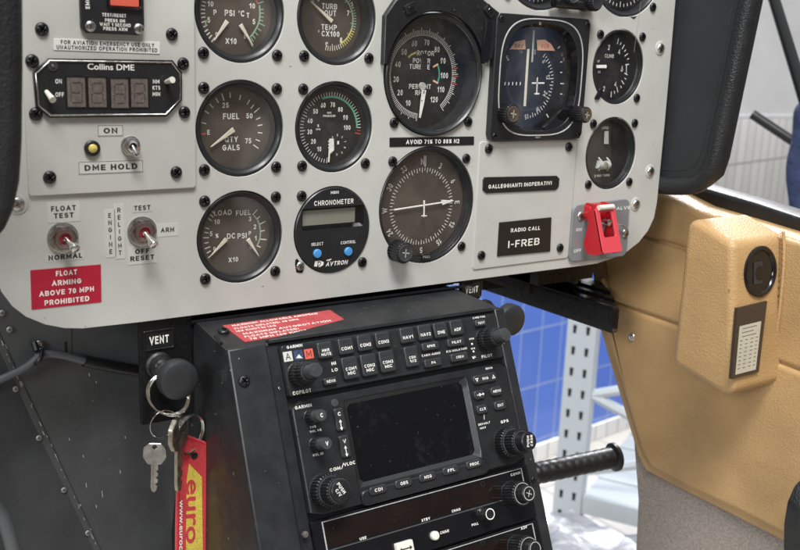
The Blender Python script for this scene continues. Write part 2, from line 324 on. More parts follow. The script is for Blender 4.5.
class MB:
    def __init__(s): s.v = []; s.f = []; s.m = []; s.ms = []; s.X = None
    def mi(s, m):
        if isinstance(m, str): m = M[m]
        if m not in s.ms: s.ms.append(m)
        return s.ms.index(m)
    def add(s, vs, fs, m):
        o = len(s.v)
        if s.X is not None: vs = [tuple(s.X @ Vector(v)) for v in vs]
        s.v += [tuple(v) for v in vs]; k = s.mi(m)
        for f in fs: s.f.append(tuple(i+o for i in f)); s.m.append(k)
        return s
    def poly(s, pts, z, m): pts = ccw(pts); return s.add([(x, y, z) for x, y in pts], [tuple(range(len(pts)))], m)
    def prism(s, pts, z0, z1, m, bev=0, seg=2, top=None, back=False):
        pts = ccw(pts); n = len(pts); rings = [(pts, z0), (pts, z1-bev)]
        if bev:
            for k in range(1, seg+1):
                a = PI/2*k/seg; rings.append((inset(pts, bev*(1-math.cos(a))), z1-bev+bev*math.sin(a)))
        vs = []; fs = []
        for p, z in rings: vs += [(x, y, z) for x, y in p]
        for r in range(len(rings)-1):
            for i in range(n):
                j = (i+1) % n; fs.append((r*n+i, r*n+j, (r+1)*n+j, (r+1)*n+i))
        s.add(vs, fs, m)
        s.poly(rings[-1][0], rings[-1][1], top or m)
        if back: s.add([(x, y, z0) for x, y in pts], [tuple(reversed(range(n)))], m)
        return s
    def ring(s, outer, inner, z, m):        # flat band between two outlines of equal length
        n = len(outer); return s.add([(x, y, z) for x, y in outer]+[(x, y, z) for x, y in inner], [(i, (i+1) % n, n+(i+1) % n, n+i) for i in range(n)], m)
    def frame(s, outer, inner, z0, z1, m, bev=.3):   # raised frame between two outlines
        n = len(outer); o2 = inset(outer, bev); i2 = inset(inner, -bev)
        R = [(outer, z0), (outer, z1-bev), (o2, z1), (i2, z1), (inner, z1-bev), (inner, z0)]
        vs = [(x, y, z) for p, z in R for x, y in p]; fs = []
        for r in range(len(R)-1):
            for i in range(n):
                j = (i+1) % n; fs.append((r*n+i, r*n+j, (r+1)*n+j, (r+1)*n+i))
        return s.add(vs, fs, m)
    def lathe(s, cx, cy, prof, m, n=48, mod=None, cap1=False, cap0=False):
        vs = []; fs = []
        for k, (r, z) in enumerate(prof):
            for i in range(n):
                rr = r*(mod(i, k) if mod else 1); a = 2*PI*i/n; vs.append((cx+rr*math.cos(a), cy+rr*math.sin(a), z))
        for k in range(len(prof)-1):
            for i in range(n):
                j = (i+1) % n; fs.append((k*n+i, k*n+j, (k+1)*n+j, (k+1)*n+i))
        if cap1: fs.append(tuple((len(prof)-1)*n+i for i in range(n)))
        if cap0: fs.append(tuple(reversed(range(n))))
        return s.add(vs, fs, m)
    def knurl(s, cx, cy, r, z0, z1, m, teeth=28, depth=.07, chamf=.6, cap=None):
        n = teeth*4
        def mod(i, k): return 1-(depth if (i % 4) in (2, 3) else 0) if k in (0, 1, 2) else 1-depth
        s.lathe(cx, cy, [(r*.97, z0), (r, z0+.3), (r, z1-chamf), (r*.97, z1)], m, n, mod)
        s.poly(circ(cx, cy, r*.97*(1-depth*.6), n), z1-.02, cap or m) if cap else s.poly(circ(cx, cy, r*(1-depth), n), z1, m)
        return s
    def box(s, x0, x1, y0, y1, z0, z1, m, bev=0):
        return s.prism([(x0, y0), (x1, y0), (x1, y1), (x0, y1)], z0, z1, m, bev, 2, back=True)
    def tube(s, pts, r, m, n=10, closed=False, caps=True):
        P = [Vector(p) for p in pts]; K = len(P); vs = []; fs = []; up = None
        for i in range(K):
            t = (P[(i+1) % K]-P[i-1]) if closed else (P[min(i+1, K-1)]-P[max(i-1, 0)])
            t.normalize()
            if up is None: up = Vector((0, 0, 1)) if abs(t.z) < .9 else Vector((1, 0, 0))
            u = (up-t*up.dot(t)).normalized(); w = t.cross(u); up = u
            rr = r[i] if isinstance(r, (list, tuple)) else r
            for k in range(n):
                a = 2*PI*k/n; vs.append(tuple(P[i]+u*rr*math.cos(a)+w*rr*math.sin(a)))
        for i in range(K if closed else K-1):
            for k in range(n):
                a, b = i*n+k, i*n+(k+1) % n; c, d = ((i+1) % K)*n+(k+1) % n, ((i+1) % K)*n+k; fs.append((a, b, c, d))
        if caps and not closed: fs.append(tuple(reversed(range(n)))); fs.append(tuple((K-1)*n+k for k in range(n)))
        return s.add(vs, fs, m)
    def text(s, t, x, y, z, h, m='white', w=None, rot=0, bold=.012, sx=1, shear=0):
        if all(ch in GL or ch == ' ' for ch in t):
            lay, W_ = stroke_text(t, .135+bold*1.9); k = h; kx = (w/W_) if w else k*sx; ca, sa = math.cos(math.radians(rot)), math.sin(math.radians(rot))
            if w and kx < k*.62: kx = k*.62*1.0 if W_*k*.62 < w*1.12 else kx
            for vs, fs, lz in lay:
                o_ = []
                for a, b in vs:
                    a = (a-W_/2)*kx+shear*(b-.5)*k; b = (b-.5)*k; o_.append((x+a*ca-b*sa, y+a*sa+b*ca, z+.008*lz))
                s.add(o_, fs, m)
            return s
        if bold > 0:       # heavier strokes: struck more than once, a hair apart
            k_ = h*(bold+.012)*.9; ca, sa = math.cos(math.radians(rot)), math.sin(math.radians(rot))
            for i_, (qx, qy) in enumerate(((-1, 0), (1, 0), (0, .7), (0, -.7)) if bold > .015 else ((-1, 0), (1, 0))):
                s.text(t, x+k_*(qx*ca-qy*sa), y+k_*(qx*sa+qy*ca), z+.006*i_, h, m, w, rot, 0, sx, shear)
            return s
        vs, fs = text_shape(t, bold); k = h/cap(); xs = [p[0] for p in vs]; ys = [p[1] for p in vs]
        cx = (min(xs)+max(xs))/2; cy = cap()/2; kx = k*sx
        if w: kx = w/(max(xs)-min(xs))
        ca, sa = math.cos(math.radians(rot)), math.sin(math.radians(rot)); out = []
        for a, b in vs:
            a = (a-cx)*kx+shear*(b-cy)*k; b = (b-cy)*k; out.append((x+a*ca-b*sa, y+a*sa+b*ca, z))
        return s.add(out, fs, m)
    def seg(s, a, b, w, z, m, w2=None):
        a = Vector(a); b = Vector(b); t = (b-a).normalized(); n = Vector((-t.y, t.x)); w2 = w if w2 is None else w2
        return s.poly([tuple(a-n*w/2), tuple(b-n*w2/2), tuple(b+n*w2/2), tuple(a+n*w/2)], z, m)
    def arc(s, cx, cy, r0, r1, a0, a1, z, m, n=40):   # clockwise degrees from straight up
        P = lambda r, a: (cx+r*math.sin(math.radians(a)), cy+r*math.cos(math.radians(a)), z)
        vs = []; fs = []
        for i in range(n+1):
            a = a0+(a1-a0)*i/n; vs += [P(r0, a), P(r1, a)]
        for i in range(n): fs.append((2*i, 2*i+1, 2*i+3, 2*i+2))
        return s.add(vs, fs, m)
    def build(s, name, parent=None, frame=PF, origin=None, smooth=35, data_only=False, orient=True):
        c = origin if origin is not None else (ORG.get(parent.name, (PF, (0, 0, 0)))[1] if parent else (0, 0, 0))
        if parent is not None and origin is None: frame = ORG[parent.name][0]
        me = bpy.data.meshes.new(name); me.from_pydata([((x-c[0])*S, (y-c[1])*S, (z-c[2])*S) for x, y, z in s.v], [], s.f)
        for m in s.ms: me.materials.append(m)
        me.polygons.foreach_set('material_index', s.m); me.update()
        if smooth: me.polygons.foreach_set('use_smooth', [True]*len(me.polygons)); me.set_sharp_from_angle(angle=math.radians(smooth))
        if data_only: return me
        o = bpy.data.objects.new(name, me); COL.objects.link(o)
        if parent is not None: o.parent = parent
        else: o.matrix_world = frame.mat(c)
        ORG[o.name] = (frame, c)
        return o
def tag(o, label=None, cat=None, group=None, kind=None):
    if label: o['label'] = label
    if cat: o['category'] = cat
    if group: o['group'] = group
    if kind: o['kind'] = kind
    return o
def thing(name, label, cat, frame=PF, c=(0, 0, 0), group=None):
    o = bpy.data.objects.new(name, None); COL.objects.link(o); o.empty_display_size = .01; o.matrix_world = frame.mat(c)
    ORG[o.name] = (frame, tuple(c)); return tag(o, label, cat, group)
def solo(mb, name, label, cat, frame=PF, c=(0, 0, 0), group=None, kind=None, smooth=35):
    return tag(mb.build(name, None, frame, c, smooth), label, cat, group, kind)
def put(me, name, parent, x, y, z=0, rot=0):
    o = bpy.data.objects.new(name, me); COL.objects.link(o); o.parent = parent; c = ORG[parent.name][1]
    o.location = ((x-c[0])*S, (y-c[1])*S, (z-c[2])*S); o.rotation_euler = (0, 0, rot); return o

# screws: domed head with a real cross recess, one mesh per kind
def screw_mesh(r, h, m, name):
    b = MB(); b.lathe(0, 0, [(r*.96, 0), (r, h*.25), (r*.93, h*.55), (r*.75, h*.82), (r*.45, h*.97), (.01, h)], m, 24)
    b.lathe(0, 0, [(.01, -.2), (r*.96, 0)], m, 24)
    me = b.build(name, data_only=True, smooth=40); o = bpy.data.objects.new('s', me); COL.objects.link(o)
    c = MB()
    for ang in (0, 90):
        c.X = Matrix.Rotation(math.radians(ang), 4, 'Z'); c.box(-r*.58, r*.58, -r*.13, r*.13, h*.30, h*2, 'slot')
    cm = c.build('c', data_only=True, smooth=0); k = bpy.data.objects.new('c', cm); COL.objects.link(k)
    md = o.modifiers.new('b', 'BOOLEAN'); md.operation = 'DIFFERENCE'; md.object = k; md.solver = 'EXACT'; md.use_self = True
    bpy.context.view_layer.update()
    out = bpy.data.meshes.new_from_object(o.evaluated_get(bpy.context.evaluated_depsgraph_get())); out.name = name
    out.materials.clear(); out.materials.append(M[m]); out.polygons.foreach_set('material_index', [0]*len(out.polygons))
    bpy.data.objects.remove(o); bpy.data.objects.remove(k); return out
SB = screw_mesh(3.5, 2.0, 'black', 'black_screw')
SS = screw_mesh(3.7, 1.7, 'steel', 'silver_screw')
SSs = screw_mesh(2.9, 1.5, 'steel', 'small_silver_screw')
SR = screw_mesh(1.9, .9, 'galv_dull', 'steel_rivet')
SBs = screw_mesh(2.2, 1.2, 'black', 'small_black_screw')
def screw(parent, x, y, z=0, me=None): return put(me or SB, 'screw', parent, x, y, z, random.uniform(0, PI))

# ================================================================== INSTRUMENT PANEL
A = PF.at
C1, C2, C3, C5 = -.5, 64.8, 141.5, 321
GA = {   # centre x, y, hole radius
 'oil': (C1, 67.0, 28.6), 'tot': (C2+.3, 67.2, 28.6), 'fuel': (C1, .3, 28.6), 'n1': (C2, .3, 28.6), 'load': (C1, -65.3, 28.6),
 'chr': (C2, -65.7, 28.6), 'rot': (C3, 34.2, 40.8), 'cmp': (C3, -54.2, 40.8), 'clb': (C5-.4, 43.5, 28.6), 'mt': (C5, -23.4, 28.6),
 'fd': (233.6, 121.5, 40.8), 'alt': (321.6, 121.5, 40.8)}
def holed_plate(outline, holes, thick, m, name, parent=None, frame=PF, origin=(0, 0, 0), z=0, bev=.3, me_only=False):
    cu = bpy.data.curves.new(name, 'CURVE'); cu.dimensions = '2D'; cu.fill_mode = 'BOTH'
    for p in [outline]+holes:
        sp = cu.splines.new('POLY'); sp.points.add(len(p)-1); sp.use_cyclic_u = True
        for q, (x, y) in zip(sp.points, p): q.co = ((x-origin[0])*S, (y-origin[1])*S, 0, 1)
    cu.extrude = (thick/2-bev)*S; cu.bevel_depth = bev*S; cu.bevel_resolution = 2; cu.offset = -bev*S
    o = bpy.data.objects.new(name, cu); COL.objects.link(o); bpy.context.view_layer.update()
    me = bpy.data.meshes.new_from_object(o.evaluated_get(bpy.context.evaluated_depsgraph_get())); me.name = name
    bpy.data.objects.remove(o); bpy.data.curves.remove(cu)
    for v in me.vertices: v.co.z += (z-thick/2-origin[2])*S
    me.materials.clear(); me.materials.append(M[m]); me.polygons.foreach_set('material_index', [0]*len(me.polygons))
    me.polygons.foreach_set('use_smooth', [True]*len(me.polygons)); me.set_sharp_from_angle(angle=math.radians(30))
    o = bpy.data.objects.new(name, me); COL.objects.link(o)
    if parent is not None: o.parent = parent
    else: o.matrix_world = frame.mat(origin)
    ORG[o.name] = (frame, tuple(origin)); return o

pan = thing('instrument_panel', 'light grey painted metal helicopter instrument panel holding round gauges and switches', 'instrument panel')
out = [(-141, 178), (-141, -78), (-139.5, -84), (-134.5, -92.5), (-128, -99), (-118, -104.8), (-108, -108.2), (-98, -109.8), (-65, -110.6),
       (300, -112.3), (316, -112), (334, -109.5), (350, -105.5), (364, -98.5), (374, -89.5), (380, -79), (381.8, -66), (381.5, 0), (380.5, 60), (377.4, 178)]
ovl = [(308, -70, 1)]
holed_plate(out, [circ(x, y, r, 96) for x, y, r in GA.values()]+[rrect(235.5, 33.3, 80, 78, 10)], 2.6, 'panel', 'panel_face', pan)
for x, y in (A(660, 48), A(650, 171), A(17, 203.8), A(635.6, 204)):
    w = MB().lathe(x, y, [(5.6, 0), (5.6, .45), (5.0, .7), (3, .7)], 'panel', 28); w.build('washer', pan); screw(pan, x, y, .6, SS)
b = MB(); b.seg(A(641, 1), A(634, 52), .35, .05, 'panel_edge'); b.seg(A(352, 2), A(352.5, 8), .3, .05, 'panel_edge')
b.poly([A(630, 17), A(637, 16.3), A(634, 19.5)], .06, 'ink')
for p, q in (((503, 262), (507, 259)), ((262, 287), (263.5, 286))): b.seg(A(*p), A(*q), .5, .06, 'ink')

rs = random.Random(11)
hol = [(x, y, r+2) for x, y, r in GA.values()]
for i in range(260):
    x = rs.uniform(-25, 372); y = rs.uniform(-108, 88)
    if any((x-a)**2+(y-c)**2 < r*r for a, c, r in hol) or 180 < x < 290 or (x > 275 and y < -62): continue
    a = rs.uniform(0, PI); l_ = rs.choice((.3, .5, .8, 1.6, 3.0)); b.seg((x, y), (x+l_*math.cos(a), y+l_*math.sin(a)), rs.uniform(.08, .34), .03+i*.0002, rs.choice(('panel_edge', 'panel_edge', 'capgrey', 'paper')))
tag(b.build('scratches', pan), kind='stuff')

def ticks_px(mb, fr, z, rec, c, pts, crop, ln, wd, m, off=(0, 0)):
    for p in pts:
        q = Vector(fr.at(*crop(*p[:2]), rec)); d = (q-Vector(c)).normalized(); L = ln if len(p) < 3 else p[2]
        mb.seg(q-d*L/2, q+d*L/2, wd, z, m)

# the ring, the dial, the glass and the screws every round instrument shares
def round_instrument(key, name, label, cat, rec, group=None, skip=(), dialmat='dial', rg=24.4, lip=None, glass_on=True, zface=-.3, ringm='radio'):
    cx, cy, r = GA[key]; t = thing(name, label, cat, PF, (cx, cy, 0), group); big = r > 35
    r1 = r-.5; rg = 36.5 if big and rg == 24.4 else rg
    b = MB(); b.lathe(cx, cy, [(r1, -6), (r1, zface-.6), (r1-.5, zface), (r1-1.3, zface), (rg+1.0, zface-1.6), (rg+.2, zface-1.9), (rg, zface-2.4), (rg, zface-3.2)], ringm, 96)
    b.lathe(cx, cy, [(rg, zface-3.2), (rg+.3, zface-3.4), (rg-.3, -rec-.2)], 'crinkle', 96)
    b.build('bezel', t)
    if glass_on:
        g = MB(); g.poly(circ(cx, cy, rg+.1, 72), zface-2.6, 'glass'); g.build('glass', t)
    if not skip == 'all':
        s = 31.45 if big else 23.55
        for k, (sx, sy) in {'tl': (-1, 1), 'tr': (1, 1), 'bl': (-1, -1), 'br': (1, -1)}.items():
            if k not in skip: screw(t, cx+sx*s, cy+sy*s)
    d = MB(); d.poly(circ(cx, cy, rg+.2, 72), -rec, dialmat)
    return t, d, (cx, cy)
def needle(mb, a, b2, w0, w1, z, m):       # a slim solid pointer, thicker at the tail
    a = Vector(a); b2 = Vector(b2); d = (b2-a); n = Vector((-d.y, d.x)).normalized()
    p = [a-n*w0/2-d*.0, b2-n*w1/2, b2+n*w1/2, a+n*w0/2]; mb.prism([tuple(q) for q in p], z, z+.7, m, .15, 1)

GG = 'round gauges on the instrument panel'
Z1, Z2 = .06, .12
# --- fuel quantity
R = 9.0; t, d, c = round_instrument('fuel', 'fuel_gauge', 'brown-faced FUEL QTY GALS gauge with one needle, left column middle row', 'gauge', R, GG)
q = CR(190, 75, 5.24); P = lambda x, y: A(*q(x, y), -R)
cc = P(226, 290)
ticks_px(d, PF, -R+Z1, -R, cc, [(172, 115, 4.4), (142, 133), (112, 162), (88, 195), (72, 252), (210, 105), (262, 118), (306, 142), (327, 165), (350, 185, 4.6), (357, 228), (367, 263), (367, 303), (355, 342), (345, 375, 4.2)], q, 3.2, .62, 'white')
ticks_px(d, PF, -R+Z1, -R, cc, [(72, 308)], q, 2.6, 1, 'red')
for s_, x, y, h in (('25', 186, 158, 3.1), ('50', 311, 214, 3.1), ('75', 305, 345, 3.1), ('E', 97, 300, 2.8), ('FUEL', 215, 216, 3.5), ('QTY', 216, 337, 3.4), ('GALS', 215, 380, 3.4)):
    d.text(s_, *P(x, y), -R+Z2, h, bold=.02)
d.build('dial', t)
n_ = MB(); needle(n_, P(224, 284), P(103, 376), 3.0, .5, -R+1.2, 'pointer'); n_.build('pointer', t)
# --- oil pressure / temperature
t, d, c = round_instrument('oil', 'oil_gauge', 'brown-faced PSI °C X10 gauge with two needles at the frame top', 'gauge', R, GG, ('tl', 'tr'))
q = CR(190, 0, 7.86); P = lambda x, y: A(*q(x, y), -R); cc = P(350, 90)
ticks_px(d, PF, -R+Z1, -R, cc, [(108, 15), (103, 45), (102, 75), (103, 105), (105, 135), (110, 170, 3.4), (120, 205), (128, 240), (143, 265), (160, 288), (180, 315, 3.8)], q, 2.6, .6, 'white')
ticks_px(d, PF, -R+Z1, -R, cc, [(555, 20, 4.4), (562, 75), (566, 103), (563, 133), (558, 160), (566, 193, 4), (545, 233), (522, 265), (502, 290), (489, 312), (478, 342, 4)], q, 2.6, .6, 'palegreen')
def pathband(mb, pts, w, z, m):
    V = [Vector(p) for p in pts]; L = []; Rr = []
    for i in range(len(V)):
        t_ = (V[min(i+1, len(V)-1)]-V[max(i-1, 0)]).normalized(); n = Vector((-t_.y, t_.x)); L.append(V[i]+n*w/2); Rr.append(V[i]-n*w/2)
    k = len(V); mb.add([(p.x, p.y, z) for p in L+Rr], [(i, i+1, k+i+1, k+i) for i in range(k-1)], m)
pathband(d, [P(*p) for p in ((545, 40), (548, 80), (549, 120), (545, 160), (530, 205), (510, 240), (490, 270), (472, 292))], .9, -R+Z2, 'palegreen')
pathband(d, [P(*p) for p in ((120, 160), (124, 190), (128, 205))], .9, -R+Z2, 'palegreen')
pathband(d, [P(*p) for p in ((520, 2), (532, 30))], .8, -R+Z2, 'red')
for s_, x, y, h in (('10', 160, 30, 3), ('P', 196, 97, 3), ('PSI', 311, 102, 3.4), ('°C', 405, 106, 3.4), ('T', 455, 120, 2.9), ('10', 488, 46, 3), ('5', 147, 157, 3), ('5', 502, 170, 3), ('0', 208, 268, 2.4), ('0', 430, 288, 2.4), ('X10', 322, 323, 3.3)):
    d.text(s_, *P(x, y), -R+Z2, h, bold=.02)
d.build('dial', t)
for a_, b_ in (((284, 165), (182, 318)), ((388, 193), (486, 357))):
    n_ = MB(); needle(n_, P(*a_), P(*b_), 2.6, .5, -R+1.2, 'pointer'); n_.build('pointer', t)
# --- turbine outlet temperature
t, d, c = round_instrument('tot', 'temperature_gauge', 'TURB OUT TEMP gauge with yellow and green arc, cut by the top of the frame', 'gauge', R+3, GG, ('tl', 'tr'))
R2 = R+3; q = CR(290, 0, 7.856); P = lambda x, y: A(*q(x, y), -R2); cc = P(318, 152)
a0 = math.degrees(math.atan2(P(515, 75)[0]-cc[0], P(515, 75)[1]-cc[1])); 
for i in range(-8, 26):
    a = 70+i*5.2; r0 = 19.3; L = 4.4 if i % 5 == 0 else 3.0
    if a > 190: break
    m_ = 'palegreen' if a < 108 else ('yellow' if a < 152 else 'pointer')
    d.arc(cc[0], cc[1], r0-L, r0, a-.9, a+.9, -R2+Z1, m_, 2)
d.arc(cc[0], cc[1], 16.1, 17.0, 25, 108, -R2+Z2, 'palegreen'); d.arc(cc[0], cc[1], 16.1, 17.0, 108, 152, -R2+Z2, 'yellow')
for s_, x, y, h in (('TURB', 310, 50, 3.4), ('OUT', 316, 103, 3.4), ('TEMP', 306, 214, 3.4), ('CX100', 318, 266, 3.4), ('°', 225, 258, 3.4), ('7', 455, 103, 3.2), ('8', 400, 315, 3.2), ('9', 288, 350, 3.2), ('5', 180, 14, 3.0), ('6', 222, -8, 3.0)):
    d.text(s_, *P(x, y), -R2+Z2, h, bold=.02)
d.build('dial', t)
n_ = MB(); needle(n_, P(322, 168), P(150, 8), 2.6, .6, -R2+1.2, 'pointer'); n_.build('pointer', t)
# --- gas producer tachometer
t, d, c = round_instrument('n1', 'gas_producer_gauge', 'black-faced GAS PRODUCER percent rpm gauge with green arc between fuel gauge and rotor gauge', 'gauge', 6.5, GG, dialmat='dialblack')
R2 = 6.5; q = CR(290, 75, 5.23); P = lambda x, y: A(*q(x, y), -R2); cc = P(214, 277)
AN = lambda v: 187+v*2.63
for v in range(0, 106):
    if v % 1 == 0 and (v % 2 == 0):
        L = 3.6 if v % 10 == 0 else 2.4; d.arc(cc[0], cc[1], 22.6-L, 22.6, AN(v)-.55, AN(v)+.55, -R2+Z1, 'red' if v > 100 else 'white', 2)
d.arc(cc[0], cc[1], 19.0, 20.2, AN(58), AN(100), -R2+Z2, 'green'); d.arc(cc[0], cc[1], 18.6, 22.8, AN(104)-.8, AN(104)+.8, -R2+Z2, 'red', 2)
for s_, x, y in (('10', 152, 387), ('20', 122, 347), ('30', 103, 297), ('40', 104, 240), ('50', 133, 190), ('60', 173, 158), ('70', 223, 155), ('80', 263, 180), ('90', 290, 222), ('100', 298, 275)):
    d.text(s_, *P(x, y), -R2+Z2, 3.0, bold=.02, sx=.85)
d.text('GAS', *P(205, 197), -R2+Z2, 1.2, bold=.03); d.text('PRODUCER', *P(205, 214), -R2+Z2, 1.3, bold=.03); d.text('%', *P(147, 265), -R2+Z2, 1.8); d.text('RPM', *P(147, 284), -R2+Z2, 1.2, bold=.03)
sc_ = P(246, 365)
for i, s_ in enumerate('0123456789'):
    a = math.radians(180+36*i); d.text(s_, sc_[0]+6.2*math.sin(a), sc_[1]+6.2*math.cos(a), -R2+Z2, 1.6, rot=-math.degrees(a), bold=0)
d.lathe(cc[0], cc[1], [(3.9, -R2), (3.7, -R2+1), (.01, -R2+1.2)], 'crinkle', 24)
d.build('dial', t)
n_ = MB(); n_.prism([P(200, 332), P(222, 332), P(224, 392), P(203, 410), P(199, 455), P(193, 455), P(196, 405)], -R2+1.2, -R2+1.8, 'white', .1, 1)
for yy in (345, 362, 378): n_.seg(P(192, yy), P(201, yy), .8, -R2+1.9, 'white')
n_.build('pointer', t)
n_ = MB(); needle(n_, P(247, 345), P(247, 362), 1.2, 1.2, -R2+.8, 'white'); n_.build('small_pointer', t)
# --- load / fuel pressure
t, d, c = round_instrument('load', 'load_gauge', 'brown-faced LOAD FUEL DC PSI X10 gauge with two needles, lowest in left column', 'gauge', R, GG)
q = CR(190, 185, 5.5); P = lambda x, y: A(*q(x, y), -R); cc = P(243, 288)
ticks_px(d, PF, -R+Z1, -R, cc, [(128, 152), (120, 170), (110, 190), (94, 238), (90, 262), (88, 290, 3.6), (90, 318), (96, 345, 3.6), (103, 368), (113, 390, 4)], q, 2.8, .6, 'white')
ticks_px(d, PF, -R+Z1, -R, cc, [(357, 150, 4.6), (376, 180), (400, 207, 4.4), (400, 252), (403, 299, 4.4), (378, 338)], q, 3, .62, 'white')
pathband(d, [P(*p) for p in ((352, 168), (370, 190), (382, 220), (387, 255), (385, 290), (376, 318), (366, 338))], .9, -R+Z2, 'palegreen')
for s_, x, y, h, sx in (('LOAD', 181, 152, 3.2, 1.05), ('FUEL', 293, 152, 3.2, 1.05), ('10', 148, 202, 3, 1), ('3', 330, 186, 3, 1), ('2', 357, 229, 3, 1), ('1', 361, 292, 3, 1), ('P', 329, 265, 2.6, 1), ('5', 116, 268, 3, 1), ('%', 148, 279, 2.8, 1), ('DC', 226, 280, 3.4, 1), ('PSI', 286, 279, 3.4, 1), ('0', 134, 350, 2.4, 1), ('0', 333, 343, 2.4, 1), ('X10', 238, 410, 3, 1)):
    d.text(s_, *P(x, y), -R+Z2, h, bold=.015, sx=sx)
d.build('dial', t)
for a_, b_ in (((195, 294), (112, 384)), ((312, 295), (372, 388))):
    n_ = MB(); needle(n_, P(*a_), P(*b_), 2.7, .5, -R+1.2, 'pointer'); n_.build('pointer', t)
# --- chronometer
cx, cy, r = GA['chr']; t = thing('chronometer', 'black digital CHRONOMETER with blank grey display and two blue buttons', 'clock', PF, (cx, cy, 0), GG)
b = MB(); b.lathe(cx, cy, [(28.1, -6), (28.1, .4), (27.5, 1.0)], 'radio', 96)
q = CR(290, 180, 5.5); P = lambda x, y: A(*q(x, y), 1.0)
def cut_face(b, cx, cy, rad, win, z, m):     # disc with a rectangular opening
    wc = (sum(p[0] for p in win)/len(win), sum(p[1] for p in win)/len(win)); n = 160
    b.ring(BA(circ(cx, cy, rad, 128), wc, n), BA(win, wc, n), z, m)
wx0, wy1 = P(50, 158); wx1, wy0 = P(383, 262)
wx0, wx1 = cx-23.6, cx+23.3; wy0, wy1 = cy+1.3, cy+15.4
win = []
N_ = 1
for (xa, ya, xb, yb) in ((wx1, wy0, wx1, wy1), (wx1, wy1, wx0, wy1), (wx0, wy1, wx0, wy0), (wx0, wy0, wx1, wy0)):
    for i in range(N_): win.append((xa+(xb-xa)*i/N_, ya+(yb-ya)*i/N_))
cut_face(b, cx, cy, 27.5, win, 1.0, 'radio')
win = BA(ccw(win), ((wx0+wx1)/2, (wy0+wy1)/2), 160)
inn = [(min(max(x, wx0+1.6), wx1-1.6), min(max(y, wy0+1.9), wy1-1.2)) for x, y in win]
vs = [(x, y, 1.0) for x, y in win]+[(x, y, -1.5) for x, y in inn]; n = len(win)
b.add(vs, [(i, (i+1) % n, n+(i+1) % n, n+i) for i in range(n)], 'gloss')
for s_, x, y, h, w in (('M800', 246, 68, 1.9, None), ('CHRONOMETER', 242, 122, 3.2, 29.5), ('SELECT', 150, 352, 2.0, 8.8), ('CONTROL', 320, 342, 2.0, 11.5)):
    b.text(s_, *P(x, y), 1.08, h, w=w, bold=.015)
b.text('AVTRON', *P(258, 457), 1.08, 2.9, w=16.5, bold=.03, shear=.25)
e = P(152, 462); b.poly([P(*k) for k in ((132, 475), (138, 446), (168, 444), (186, 452), (182, 468), (165, 478))], 1.07, 'white')
b.text('D', *P(160, 461), 1.13, 3.3, m='radio', bold=.02, shear=.25); b.seg(P(200, 443), P(228, 435), .6, 1.07, 'white'); b.seg(P(210, 436), P(218, 446), .6, 1.07, 'white')
b.build('faceplate', t)
b = MB(); b.poly([(wx0+1.5, wy0+1.8), (wx1-1.5, wy0+1.8), (wx1-1.5, wy1-1.1), (wx0+1.5, wy1-1.1)], -1.6, 'gloss')
lx0, lx1, ly0, ly1 = wx0+2.0, wx1-5.5, wy0+2.6, wy1-1.8
b.poly([(lx0, ly0), (lx1, ly0), (lx1, ly1), (lx0, ly1)], -1.5, 'lcd'); b.build('display', t)
for x, y in ((147, 403), (317, 392)):
    x, y = P(x, y); b = MB(); b.lathe(x, y, [(3.3, 1), (3.2, 1.3)], 'slot', 32); b.lathe(x, y, [(2.9, 1), (2.9, 2.4), (2.5, 2.9), (.01, 3.1)], 'blue', 32); b.build('push_button', t)
screw(t, cx-23.5, cy+23.5); screw(t, cx+23.5, cy-23.5); screw(t, cx-23.9, cy-21.5, .3, SSs)
b = MB(); b.prism(roundpoly([(cx-27, cy-15), (cx-24, cy-19), (cx-20.5, cy-22), (cx-22, cy-26.5), (cx-26.5, cy-25.5), (cx-27.5, cy-20)], 1.2), -1, .35, 'gloss', .2, 1); b.build('mounting_ear', t)
# --- rotor / turbine dual tachometer
t, d, c = round_instrument('rot', 'rotor_tachometer', 'large black ROTOR and POWER TURBINE percent rpm gauge with dense white scale', 'gauge', 13, GG, ('tl', 'tr'), dialmat='dialblack', rg=36.8, zface=2.5)
R2 = 13; q = CR(280, 0, 4.0); P = lambda x, y: A(*q(x, y), -R2); cc = P(568, 300)
def an(x, y):
    p = P(x, y); return math.degrees(math.atan2(p[0]-cc[0], p[1]-cc[1])) % 360
rt = 29.6; z0a, z1a = 186, 186+2.585*120
AN = lambda v: 186+v*2.62
for v in range(0, 121):
    L = 5.0 if v % 5 == 0 else 3.4
    r1_ = rt+(1.6 if v % 5 == 0 else 0)
    d.arc(cc[0], cc[1], rt-3.4, r1_, AN(v)-.45, AN(v)+.45, -R2+Z1, 'white', 1)
d.arc(cc[0], cc[1], rt-3.5, rt-3.2, AN(0), AN(120), -R2+Z2, 'white', 60)
for v in (97, 101, 105): d.arc(cc[0], cc[1], rt-3.4, rt+1.5, AN(v)-.7, AN(v)+.7, -R2+Z2+.05, 'red', 1)
for s_, x, y in (('10', 512, 412), ('20', 480, 370), ('30', 464, 317), ('40', 471, 257), ('50', 496, 208), ('60', 537, 174), ('70', 587, 170), ('80', 628, 198), ('90', 652, 243), ('100', 657, 302), ('110', 643, 358), ('120', 616, 398)):
    d.text(s_, *P(x, y), -R2+Z2, 3.8, bold=.018, sx=.85)
for s_, x, y, h in (('ROTOR', 582, 213, 3.3), ('POWER', 566, 243, 3.2), ('TURBINE', 558, 267, 3.2), ('PERCENT', 560, 346, 3.2), ('RPM', 560, 371, 3.2)):
    d.text(s_, *P(x, y), -R2+Z2, h, bold=.01)
pathband(d, [P(*p) for p in ((513, 230), (524, 219), (545, 209))], 1.2, -R2+Z2, 'yellow')
pathband(d, [P(*p) for p in ((629, 256), (636, 280), (637, 305), (631, 328))], 1.2, -R2+Z2, 'teal')
